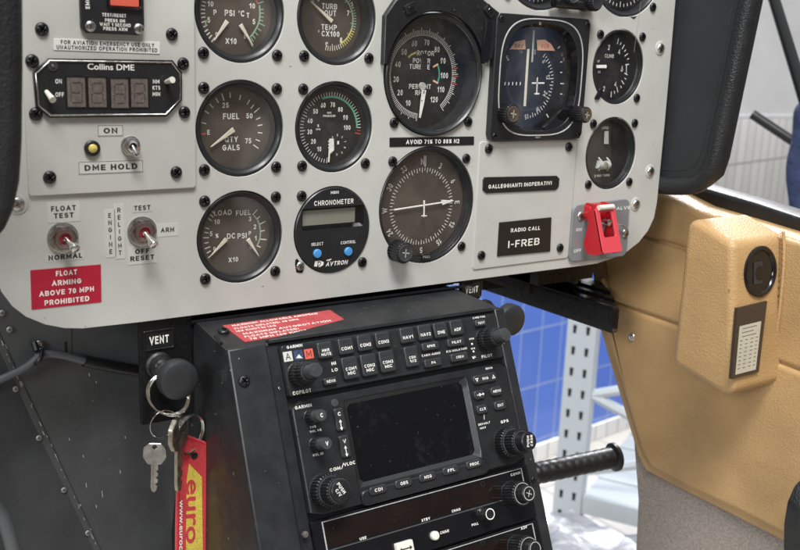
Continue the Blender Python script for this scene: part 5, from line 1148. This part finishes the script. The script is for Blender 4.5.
# footwell sheet: two facets folded along the riveted seam
SY = -45
t = thing('footwell_panel', 'scratched dark grey painted metal sheet with riveted seam at lower left', 'metal panel', PF, (-130, -190, SY))
s0, s1, s2 = A(-22, 300, SY), A(40, 438, SY), A(112, 585, SY)
b = MB(); b.add([(-150, -60, SY), (150, -60, SY), (150, -420, SY), (*s2, SY), (*s1, SY), (*s0, SY)], [(0, 5, 4, 3, 2, 1)], 'sheet')
b.add([(*s0, SY), (*s1, SY), (*s2, SY), (-240, -330, SY+60), (-330, -60, SY+60), (-150, -60, SY)], [(0, 1, 2, 3, 4, 5)], 'sheet'); b.build('sheet', t, smooth=0)
b = MB(); sd = (Vector(s2)-Vector(s0)).normalized(); n_ = Vector((-sd.y, sd.x)); b.prism([tuple(Vector(s0)-n_*1.0), tuple(Vector(s2)-n_*1.0), tuple(Vector(s2)+n_*3), tuple(Vector(s0)+n_*3)], SY-.5, SY+.7, 'sheet', .4, 1)
b.build('seam_strip', t)
b = MB()
for i in range(46):      # chipped paint along the seam
    u = random.random(); p = Vector(s0)+(Vector(s2)-Vector(s0))*u+n_*random.uniform(1.2, 3.2); l_ = random.uniform(.5, 3.2)
    b.seg(p, p+sd*l_, random.uniform(.15, .5), SY+.8+i*.004, 'dimwhite')
for px, py, l_ in ((89, 373, 2.2), (96, 381, 1.5), (102, 491, 4.5), (69, 438, 1.6), (86, 483, 3.2), (125, 436, 1.8), (83, 455, 1.5), (120, 470, 2.5), (96, 505, 2.0), (46, 475, 2)):
    p = Vector(A(px, py, SY)); b.seg(p, p+Vector((.2, -l_)), .45, SY+.08, 'dimwhite')
b.seg(A(71.5, 326, SY), A(72.5, 358, SY), .7, SY+.08, 'capgrey'); b.seg(A(27, 425, SY+2), A(28, 560, SY+2), .6, SY+.1, 'black'); tag(b.build('chips_and_creases', t), kind='stuff')  # two dark strokes paint in the shade of creases in the sheet
for px, py in ((2, 313), (9.7, 329.6), (15.8, 389), (39, 438), (64, 490), (88, 533)): x, y = A(px, py, SY+1); put(SR, 'rivet', t, x, y, SY+.9)
x, y = A(66, 347, SY); b = MB(); b.prism(rrect(x, y, 1.6, 7, .7), SY+.02, SY+.12, 'slot', .02, 1); b.build('slot', t)
b = MB(); pts = [(-30, 392), (-8, 383), (15, 373), (28, 366), (38, 357.6), (48, 354), (63, 355.5), (86, 361.5)]
def smooth_path(P_, n=6):
    out_ = []
    for i in range(len(P_)-1):
        p0, p1, p2, p3 = [Vector(P_[max(0, min(len(P_)-1, i+k))]) for k in (-1, 0, 1, 2)]
        for j in range(n):
            s = j/n; out_.append(tuple(.5*((2*p1)+(p2-p0)*s+(2*p0-5*p1+4*p2-p3)*s*s+(3*p1-p0-3*p2+p3)*s**3)))
    out_.append(tuple(P_[-1])); return out_
cz = SY+7
t = thing('cable', 'grey cable clipped to the footwell sheet and running behind the left VENT knob', 'cable', PF, (*A(60, 356, cz), cz))
b.tube(smooth_path([(*A(*p, cz), cz) for p in pts]), 2.3, 'cable', 12); b.build('cable_jacket', t)
b = MB(); b.tube(smooth_path([(*A(*p, cz), cz) for p in ((84, 361), (110, 366), (150, 373), (185, 381))]), 3.6, 'rubber', 14); b.build('cable_sleeve', t)
x, y = A(38, 357.5, cz); b = MB(); b.tube(circ3((x, y, cz), 3.9, (.55, .83, 0), (0, 0, 1), 24), 1.4, 'rubber', 8, closed=True); b.tube([(x, y+3.5, cz-2), (x-.5, y+8, SY+2)], 1.9, 'rubber', 8); b.build('cable_clip', t)
x, y = A(39, 345, SY+2); screw(t, x, y, SY+1.5, SSs)
b = MB(); b.tube(smooth_path([(*A(*p, 5), 5) for p in ((-30, 470), (-6, 505), (4, 520), (12, 545), (18, 575), (22, 640), (22, 760))]), 4, 'cable', 14)
solo(b, 'hose', 'dark hose crossing the lower left corner of the frame', 'hose', PF, (*A(4, 520, 5), 5))

# padded glareshield ends
b = MB(); b.prism(roundpoly([A(*p, 90) for p in ((22.8, 60), (22, 140), (19.5, 180), (14, 208), (5, 228), (-8, 243), (-60, 262), (-120, 262), (-120, -90), (22, -90))], 12, 7), 40, 96, 'leather_black', 7, 5, back=True)
c_ = A(0, 100, 90); solo(b, 'glareshield_pad', 'black leather padded edge covering the left end of the instrument panel', 'padding', PF, (c_[0]-30, c_[1], 60), 'black leather pads at the panel ends', smooth=60)
HZ = 42
HT = lambda px, py, z=HZ: TF.at(px, py, z)
t = thing('glareshield_hood', 'black hood side with rolled leather edge right of the instrument panel', 'padding', TF, (*HT(700, 100), HZ), 'black leather pads at the panel ends')
hp = [HT(*p) for p in ((650, -40), (640, 60), (640, 188), (700, 187), (713, 176), (719, 158), (733, 90), (760, -40))]
b = MB(); b.prism([(-14, HT(650, -40)[1]+10)]+[(-14, HT(660, 188)[1])]+hp[3:], HZ-14, HZ, 'vinyl', 2, 2, back=True); b.build('inner_face', t)
rl = smooth_path([(*HT(*p), HZ-1) for p in ((655, 184), (672, 186), (694, 184.5), (706, 176), (714, 160), (722, 125), (733, 75), (742, 30), (753, -20), (762, -60))], 5)
b = MB(); b.tube(rl, 7.6, 'leather_black', 18); b.build('rolled_edge', t, smooth=80)
sm = smooth_path([(*HT(*p, HZ), HZ+.3) for p in ((660, 169), (680, 170), (692, 167), (700, 155), (708, 125), (719, 75), (729, 25), (740, -30))], 10)
b = MB()
for i in range(0, len(sm)-1, 2): b.tube([sm[i], sm[i+1]], .35, 'capgrey', 5)
b.build('stitching', t)

# ================================================================== SIDE TRIM AND DOOR EDGE
T_ = TF.at
t = thing('side_trim', 'tan leather covered cabin side trim with vent box right of the panel', 'cabin trim', TF, (60, -170, 0))
body = [T_(*p) for p in ((560, 150), (593, 262), (603, 332), (622, 395), (640, 455), (648, 470), (690, 492), (740, 517), (787, 541), (1000, 646), (1000, 299), (800, 239), (750, 223.5), (698, 208), (658, 187.5), (610, 163))]
b = MB(); b.prism(body, -30, 4, 'tan', 3, 3); b.build('backing', t)
def pad(name, pts, z0, z1, bev, m='tan', zr=None):
    b = MB(); b.prism(roundpoly([T_(*p, z1) for p in pts], bev*1.35, 6), z0, z1, m, bev, 5); return b.build(name, t, smooth=60)
pad('upper_roll', ((600, 165), (612, 222), (642, 236), (680, 247), (706, 256), (722, 218), (698, 210), (658, 190)), 2, 9.5, 6)
pad('middle_pad', ((598, 228), (610, 300), (640, 311), (680, 325), (740, 347), (800, 370), (1000, 443), (1000, 303), (800, 243), (750, 227), (726, 219.5), (710, 259), (680, 249), (640, 237)), 2, 7, 3.5)
pad('lower_pad', ((596, 262), (604, 330), (623, 393), (641, 452), (650, 467), (690, 489), (740, 513), (787, 537), (1000, 642), (1000, 445), (800, 372), (740, 349), (680, 327), (640, 313), (611, 302)), 2, 8, 4.5)
x, y = T_(632, 337, 8); w = put(SS, 'screw', t, x, y, 8, .5)
# vent box
VZ = 66; Ab, Bb, B2, A2 = T_(687, 214, VZ), T_(734, 243, VZ), T_(733, 402, VZ), T_(671, 364, VZ)
b = MB(); b.prism(roundpoly([Ab, Bb, B2, A2], 9, 8), 3, VZ, 'tan', 6, 5); b.build('vent_box', t, smooth=60)
wB, wB2 = TF.p(*Bb, VZ), TF.p(*B2, VZ); ey_ = (wB-wB2).normalized(); ex_ = Vector((1, 0, 0)); ez_ = ex_.cross(ey_).normalized()
if ez_.y > 0: ez_ = -ez_
ex_ = ey_.cross(ez_); NF = Frame(wB, ex_, ey_, ez_)
def in_tf(fr, x, y, z): return loc(TF, fr.p(x, y, z))
vx, vy = NF.at(759.5, 271.5, 0)
def lathe_in(fr, cx, cy, prof, m, sx, sy, n=48):
    vs = []; fs = []
    for r, z in prof:
        for i in range(n): a = 2*PI*i/n; vs.append(in_tf(fr, cx+r*sx*math.cos(a), cy+r*sy*math.sin(a), z))
    for k in range(len(prof)-1):
        for i in range(n): j = (i+1) % n; fs.append((k*n+i, k*n+j, (k+1)*n+j, (k+1)*n+i))
    return vs, fs
pe = NF.at(775, 271.5, 0); pf = NF.at(759.5, 297, 0); sx_ = abs(pe[0]-vx); sy_ = abs(pf[1]-vy)
def quad_in(b, fr, P_, z0, z1, m):
    top = [in_tf(fr, x, y, z1) for x, y in P_]; bot = [in_tf(fr, x, y, z0) for x, y in P_]
    b.add(top+bot, [(0, 1, 2, 3), (3, 2, 1, 0)][:1]+[(0, 4, 5, 1), (1, 5, 6, 2), (2, 6, 7, 3), (3, 7, 4, 0)], m)
b = MB(); b.add(*lathe_in(NF, vx, vy, [(1.0, .1), (1.0, 1.6), (.95, 2.4), (.86, 2.4), (.80, 1.4), (.78, .4)], 'gloss', sx_, sy_), 'gloss')
b.add(*lathe_in(NF, vx, vy, [(.80, .5), (.01, .4)], 'glassdark', sx_, sy_), 'glassdark')
b.add(*lathe_in(NF, vx-1, vy-1, [(.30, .6), (.28, 1.6), (.01, 1.7)], 'gloss', sx_, sy_), 'gloss'); vo = b.build('vent_outlet', t)
b = MB()
for (xa_, xb_, ya_, yb_) in ((-.42, .10, -.46, .40),):
    quad_in(b, NF, [(vx+sx_*xa_, vy+sy_*yb_), (vx+sx_*xb_, vy+sy_*yb_), (vx+sx_*xb_, vy+sy_*ya_), (vx+sx_*xa_, vy+sy_*ya_)], .4, 1.3, 'capgrey')
b.build('vent_flap', vo)
b = MB()
kp = [NF.at(*p, 2) for p in ((737.5, 308), (767, 301), (758.5, 372), (731.5, 379))]
quad_in(b, NF, kp, -.5, 2.2, 'cardbrown'); K = [Vector(p) for p in kp]
lerp = lambda u, v: K[0]*(1-u)*(1-v)+K[1]*u*(1-v)+K[2]*u*v+K[3]*(1-u)*v
quad_in(b, NF, [tuple(lerp(.12, .27)), tuple(lerp(.86, .27)), tuple(lerp(.86, .95)), tuple(lerp(.12, .95))], 2.2, 2.5, 'cardpaper')
for i in range(11):
    v = .31+.056*i
    if i < 3: segs = ((.22, .72),) if i != 1 else ((.2, .62),)
    else: segs = ((.17, .25), (.35, .44), (.54, .64), (.72, .80))
    for u0, u1 in segs: quad_in(b, NF, [tuple(lerp(u0, v)), tuple(lerp(u1, v)), tuple(lerp(u1, v+.009)), tuple(lerp(u0, v+.009))], 2.5, 2.56+.002*i, 'knobcap')
b.build('card_holder', t)
st = smooth_path([(*T_(*p, 9.5), 9.3) for p in ((780, 231), (781, 250), (779, 285), (774, 330), (769, 362), (764, 378))], 11)
b = MB()
for i in range(0, len(st)-1, 2): b.tube([st[i], tuple(Vector(st[i])*.4+Vector(st[i+1])*.6)], .7, 'stitch', 6)
b.build('stitching', t)
b = MB(); b.tube([(p[0]+2.2, p[1], 8.6) for p in st], 1.3, 'tan', 8); b.build('piping', t)

t = MB(); t.prism([T_(*p) for p in ((632, 430), (641, 456), (649, 472), (690, 494), (740, 519), (787, 543), (1000, 648), (1000, 760), (628, 700), (637, 500))], -34, -1, 'carpet', 2, 2)
solo(t, 'side_carpet', 'grey-brown carpet lining below the tan side trim', 'carpet', TF, (60, -360, 0))
b = MB(); b.prism([T_(*p, -22) for p in ((640, 166), (700, 187), (752, 202), (812, 222), (1000, 283), (1000, 310), (812, 246), (752, 228), (700, 211), (640, 190))], -48, -24, 'rubber', 4, 3)
b.prism([T_(*p, -40) for p in ((640, 172), (700, 186), (752, 200.5), (812, 219), (1000, 280), (1000, 292), (812, 234), (640, 186))], -62, -46, 'capgrey', 2, 2)
solo(b, 'window_seal', 'black rubber window sill strip above the tan side trim', 'seal strip', TF, (60, -60, -24))
b = MB(); b.prism(roundpoly([A(*p, 152) for p in ((840, 470), (806, 478), (797, 487), (790, 503), (786.5, 525), (786, 600), (840, 600))], 9), 150, 166, 'leather_black', 6, 4)
solo(b, 'seat_corner', 'black seat corner at the lower right edge of the frame', 'seat', PF, (*A(800, 520, 160), 160), smooth=60)
# door post beams running forward
zb0, zb1 = -180, -158
t = thing('sill_beam', 'black ribbed metal beam between the panel bottom and the tan trim', 'beam', WF, (380, 120, -170))
def wbox(b, x0, x1, y0, y1, z0, z1, m, bev=1): b.prism([(x0, y0), (x1, y0), (x1, y1), (x0, y1)], z0, z1, m, bev, 2, back=True)
b = MB(); b.prism([(358, 16), (366, 16), (430, 94), (430, 420), (358, 420)], -181, -160, 'black', 2, 2, back=True); b.build('beam_body', t)
for x0, x1, m_ in ((358.5, 368, 'gloss'), (380, 386, 'black'), (398, 406, 'gloss')):
    b = MB(); b.prism([(x0, 17+max(0, x0-366)*1.22), (x1, 17+max(0, x1-366)*1.22), (x1, 420), (x0, 420)], -160.5, -157.6, m_, .9, 2, back=True); b.build('rib', t)
for row, xx in ((0, 374), (1, 392)):
    for k in range(11): o_ = put(SBs, 'rivet', t, xx, 45+row*18+k*34, -160.0)
b = MB(); b.prism(roundpoly([(356, -182), (368, -182), (368, -158), (356, -158)], 3), -16, -12.5, 'steel', .4, 1)
b = MB(); wbox(b, 359, 364, 14, 16.2, -179.5, -177, 'chrome', .4); b.build('end_bolt', t)
b = MB(); wbox(b, -62, 352, 24, 120, -118, 40, 'black', 2); wbox(b, -30, 176, 3.5, 120, -121, -119, 'black', .5); b.prism([(300, 50), (366, 50), (428, 118), (428, 460), (300, 460)], -140, -117, 'black', 2, 2, back=True); wbox(b, 300, 428, 121, 470, -160, -139, 'black', 2); wbox(b, 300, 306, 60, 460, -150, -118, 'gloss', 1); wbox(b, 352, 357, 58, 460, -146, -140, 'gloss', 1)  # beams, plus black boxes added to block bright gaps around the panel
solo(b, 'beams_and_filler', 'dark support tray behind and right under the instrument panel bottom edge', 'beam', WF, (380, 200, -130))

# grip of the lever that shows right of the console
p0, p1 = pt(500, 481, 860), pt(612, 457.5, 900); dv = (p1-p0).normalized()
t = thing('lever_grip', 'black rubber lever grip with flanged end sticking out right of the console', 'lever', WF, tuple(p1))
b = MB(); N_ = 70; P_ = []; R_ = []
for i in range(N_+1):
    u = i/N_; P_.append(tuple(p0+(p1-p0)*u)); R_.append(9.8+(.35 if i % 5 < 3 else 0) if u > .3 else 9.0)
b.tube(P_, R_, 'rubber', 28); b.build('grip_sleeve', t)
b = MB(); b.tube([tuple(p1-dv*1), tuple(p1+dv*1), tuple(p1+dv*4), tuple(p1+dv*5.5)], [10, 13.6, 13.6, 12], 'rubber', 32); b.build('end_flange', t)
b = MB(); b.tube([tuple(p0-dv*160), tuple(p0+dv*5)], 8, 'capgrey', 18); b.build('lever_tube', t)

# ================================================================== THE HALL BEHIND
FZ = -1700
fl_ = MB(); fl_.add([(-4000, -3000, FZ), (9000, -3000, FZ), (9000, 9000, FZ), (-4000, 9000, FZ)], [(0, 1, 2, 3)], 'floortile')
solo(fl_, 'floor', None, None, WF, (0, 0, FZ), kind='structure')
o5 = pt(538, 385, 4150); WB = yaw_frame(o5, 5.2)
b = MB(); zf = FZ-o5.z; b.add([(-2500, zf, 0), (1500, zf, 0), (1500, 1100, 0), (-2500, 1100, 0)], [(0, 1, 2, 3)], 'bluetile'); b.prism([(-2500, zf+.5), (1500, zf+.5), (1500, zf+80), (-2500, zf+80)], .5, 12, 'whitetile', 2, 1)
solo(b, 'tiled_wall', 'blue glazed tile wall with pale joints beyond the cockpit', 'wall', WB, (0, 0, 0))
ow = pt(752, 162, 4300); WW = yaw_frame(ow, 12)
b = MB(); b.add([(-560, FZ-ow.z+1, 0), (2600, FZ-ow.z+1, 0), (2600, 1900, 0), (-560, 1900, 0)], [(0, 1, 2, 3)], 'whitetile')
solo(b, 'white_wall', 'white panelled wall seen through the window under the blind', 'wall', WW, (0, 0, 0))
ob_ = pt(752, 116.5, 3400); WS = yaw_frame(ob_, -3)
b = MB(); b.prism([(-1500, 4), (3500, 4), (3500, 1500), (-1500, 1500)], -4, 0, 'blind', 1, 1, back=True); b.tube([(-1500, 0, 0), (3500, 0, 0)], 9, 'blind', 12)
solo(b, 'roller_blind', 'white fabric roller blind hanging outside the right window', 'blind', WS, (0, 0, 0))
b = MB(); pa, pb = pt(762, -40, 1300), pt(806, 104, 1150)
side = (pb-pa).normalized().cross(Vector((0, 1, 0))).normalized()
b.tube([tuple(pa), tuple(pb)], 7.5, 'gloss', 16); b.tube([tuple(pa+side*8.5+Vector((0, 6, 0))), tuple(pb+side*8.5+Vector((0, 6, 0)))], 2.6, 'cable', 10)
solo(b, 'window_strut', 'slanting black strut beside the right window', 'strut', WF, tuple(pa*.5+pb*.5))
b = MB(); b.tube([tuple(pt(752, 114, 1500)), tuple(pt(800, 146, 1480))], 7.5, 'rubber', 14)
solo(b, 'diagonal_arm', 'short dark diagonal arm below the white blind', 'strut', WF, tuple(pt(775, 130, 1490)))
b = MB(); cj = pt(808, 160, 1400)
P_ = [tuple(pt(*p, 1400)) for p in ((815, 108), (811, 120), (807, 140), (806, 160), (803, 185), (806, 210))]
b.tube(smooth_path(P_, 5), [24+2.5*math.sin(i*.5) for i in range(26)], 'denim', 20)
solo(b, 'navy_jacket', 'navy cloth jacket hanging at the right edge of the window', 'jacket', WF, tuple(cj), smooth=80)
# slotted steel rack
ro = pt(572, 440, 2450); RK = yaw_frame(ro, -62)
t = thing('storage_rack', 'pale grey slotted steel storage rack standing before the blue tile wall', 'rack', RK, (0, FZ-ro.z, 0))
zf = FZ-ro.z
def upright(x, z):
    b = MB(); w_, d_ = 74, 46
    b.prism([(x-w_/2, zf), (x+w_/2, zf), (x+w_/2, 330), (x-w_/2, 330)], z-d_, z, 'rackgrey', 3, 2, back=True)
    for k in range(-11, 6):
        for s_ in (-1, 1):
            cx_ = x+s_*17; yy = 56*k+14; b.prism([(cx_-3.5, yy-11), (cx_+4, yy-11), (cx_+5.5, yy+11), (cx_-4.5, yy+11)], z-.5, z+.3, 'slot', .1, 1)
    b.build('upright', t)
upright(0, 0); upright(640, -20)
def bar3(a, c, r, name='brace'):
    b = MB(); a = Vector(a); c = Vector(c); d_ = (c-a).normalized(); b.tube([tuple(a), tuple(c)], r, 'rackgrey', 6); b.build(name, t)
for y0, y1 in ((120, 330), (-90, 120), (120, -90), (-300, -90)): bar3((30, y0, -30), (620, y1, -50), 13)
def shelf(y):
    b = MB(); b.box(38, 1000, y-50, y, -38, -8, 'rackgrey', 3)
    for k in range(14): b.box(38, 1000, y-14, y-6-(k % 2)*5, -40-k*60-58, -40-k*60, 'rackgrey', 2)
    b.build('shelf', t)
shelf(-150)
# crumpled foil sheet on a low trolley in front of the rack
random.seed(3); fo = pt(572, 572, 1900); b = MB(); n = 20; g_ = []
for j in range(n):
    for i in range(n): g_.append(((i-n/2)*22, (j-n/2)*22, random.uniform(-8, 8)+9*math.sin(i*.7)*math.cos(j*.5)))
b.add(g_, [(j*n+i, j*n+i+1, (j+1)*n+i+1, (j+1)*n+i) for j in range(n-1) for i in range(n-1)], 'foil')
FF = Frame(fo, (1, 0, 0), (0, 1, 0), (0, 0, 1)); solo(b, 'foil_cover', 'crumpled silver foil cover lying low beside the console', 'foil sheet', FF, (0, 0, 0), smooth=70)
#@@END3@@
# ================================================================== CAMERA, LIGHT
cd = bpy.data.cameras.new('camera'); cam = bpy.data.objects.new('camera', cd); COL.objects.link(cam); sc.camera = cam
cam.matrix_world = Matrix(((RT.x, -DN.x, -FW.x, CAM.x*S), (RT.y, -DN.y, -FW.y, CAM.y*S), (RT.z, -DN.z, -FW.z, CAM.z*S), (0, 0, 0, 1)))
cd.sensor_width = 36; cd.lens = F*36/800; cd.clip_start = .02; cd.clip_end = 100
cd.dof.use_dof = True; cd.dof.focus_distance = .63; cd.dof.aperture_fstop = 15
w = bpy.data.worlds.new('World'); sc.world = w; w.use_nodes = True; nt = w.node_tree; N = nt.nodes; L = nt.links; bg = N['Background']
tc = N.new('ShaderNodeTexCoord'); sp = N.new('ShaderNodeSeparateXYZ'); L.new(tc.outputs['Generated'], sp.inputs[0])
rz = N.new('ShaderNodeValToRGB'); mp_ = N.new('ShaderNodeMapRange'); mp_.inputs['From Min'].default_value = -1; L.new(sp.outputs['Z'], mp_.inputs['Value']); L.new(mp_.outputs[0], rz.inputs[0])
cr = rz.color_ramp; cr.elements[0].position = .15; cr.elements[0].color = (.10, .09, .08, 1); cr.elements[1].position = .95; cr.elements[1].color = (.95, .97, 1, 1)
for p, c_ in ((.42, (.16, .15, .14, 1)), (.52, (.17, .17, .18, 1)), (.72, (.24, .25, .27, 1)), (.84, (.7, .72, .76, 1))):
    e = cr.elements.new(p); e.color = c_
# behind the viewer: brown seats, dark hangar, invented coloured bands added for glass reflections
ng = N.new('ShaderNodeMath'); ng.operation = 'MULTIPLY'; ng.inputs[1].default_value = -1; L.new(sp.outputs['Y'], ng.inputs[0])
at = N.new('ShaderNodeMath'); at.operation = 'ARCTAN2'; L.new(sp.outputs['X'], at.inputs[0]); L.new(ng.outputs[0], at.inputs[1])
nz = N.new('ShaderNodeTexNoise'); nz.inputs['Scale'].default_value = 5; L.new(tc.outputs['Generated'], nz.inputs['Vector'])
ad = N.new('ShaderNodeMath'); ad.operation = 'MULTIPLY_ADD'; ad.inputs[1].default_value = .25; L.new(nz.outputs['Fac'], ad.inputs[0]); L.new(at.outputs[0], ad.inputs[2])
ma = N.new('ShaderNodeMapRange'); ma.inputs['From Min'].default_value = 0; ma.inputs['From Max'].default_value = PI/2; L.new(ad.outputs[0], ma.inputs['Value'])
ra = N.new('ShaderNodeValToRGB'); L.new(ma.outputs[0], ra.inputs[0]); c2 = ra.color_ramp; c2.elements[0].position = 0; c2.elements[0].color = (.34, .27, .21, 1); c2.elements[1].position = 1; c2.elements[1].color = (.06, .06, .08, 1)
for p, c_ in ((.355, (.32, .26, .20, 1)), (.368, (1.3, 1.2, 1.1, 1)), (.385, (.9, .8, .7, 1)), (.395, (.30, .24, .19, 1)), (.475, (.36, .28, .22, 1)), (.505, (.10, .10, .12, 1)), (.53, (.12, .20, .42, 1)), (.548, (.20, .33, .62, 1)), (.556, (1.0, 1.15, 1.35, 1)), (.566, (.45, .62, .95, 1)), (.578, (.16, .26, .52, 1)), (.592, (.12, .14, .22, 1)), (.602, (1.2, .95, .72, 1)), (.615, (.9, .72, .55, 1)), (.63, (.05, .05, .08, 1))):
    e = c2.elements.new(p); e.color = c_
fr = N.new('ShaderNodeMapRange'); fr.inputs['From Min'].default_value = .14; fr.inputs['From Max'].default_value = .04; L.new(sp.outputs['Z'], fr.inputs['Value'])
fb = N.new('ShaderNodeMath'); fb.operation = 'GREATER_THAN'; fb.inputs[1].default_value = .05; L.new(ng.outputs[0], fb.inputs[0])
fm = N.new('ShaderNodeMath'); fm.operation = 'MULTIPLY'; L.new(fr.outputs[0], fm.inputs[0]); L.new(fb.outputs[0], fm.inputs[1])
mx = N.new('ShaderNodeMix'); mx.data_type = 'RGBA'; L.new(fm.outputs[0], mx.inputs['Factor']); L.new(rz.outputs[0], mx.inputs['A']); L.new(ra.outputs[0], mx.inputs['B'])
L.new(mx.outputs['Result'], bg.inputs[0]); bg.inputs[1].default_value = .62
def area(name, loc, tgt, sx, sy, power, col=(1, 1, 1)):
    l = bpy.data.lights.new(name, 'AREA'); l.shape = 'RECTANGLE'; l.size = sx; l.size_y = sy; l.energy = power; l.color = col
    o = bpy.data.objects.new(name, l); COL.objects.link(o); o.location = loc; o.rotation_euler = (Vector(tgt)-Vector(loc)).to_track_quat('-Z', 'Y').to_euler(); return o
area('hangar_roof_light', (-.6, -1.3, 2.6), (.1, 0, 0), 1.3, .8, 112, (1, .995, .985))
area('hangar_window_light', (-3.0, -1.6, 1.1), (.1, 0, 0), 1.1, .9, 62, (.94, .98, 1))
area('background_fill_light', (3.0, 2.2, 3.0), (2.4, 4.2, 0), 2.2, 1.2, 620, (.97, .98, 1))  # unseen fill lamp added to brighten the background walls
sc.view_settings.view_transform = 'Standard'; sc.view_settings.look = 'None'; sc.view_settings.exposure = .17; sc.view_settings.gamma = 1
sc.render.engine = 'CYCLES'
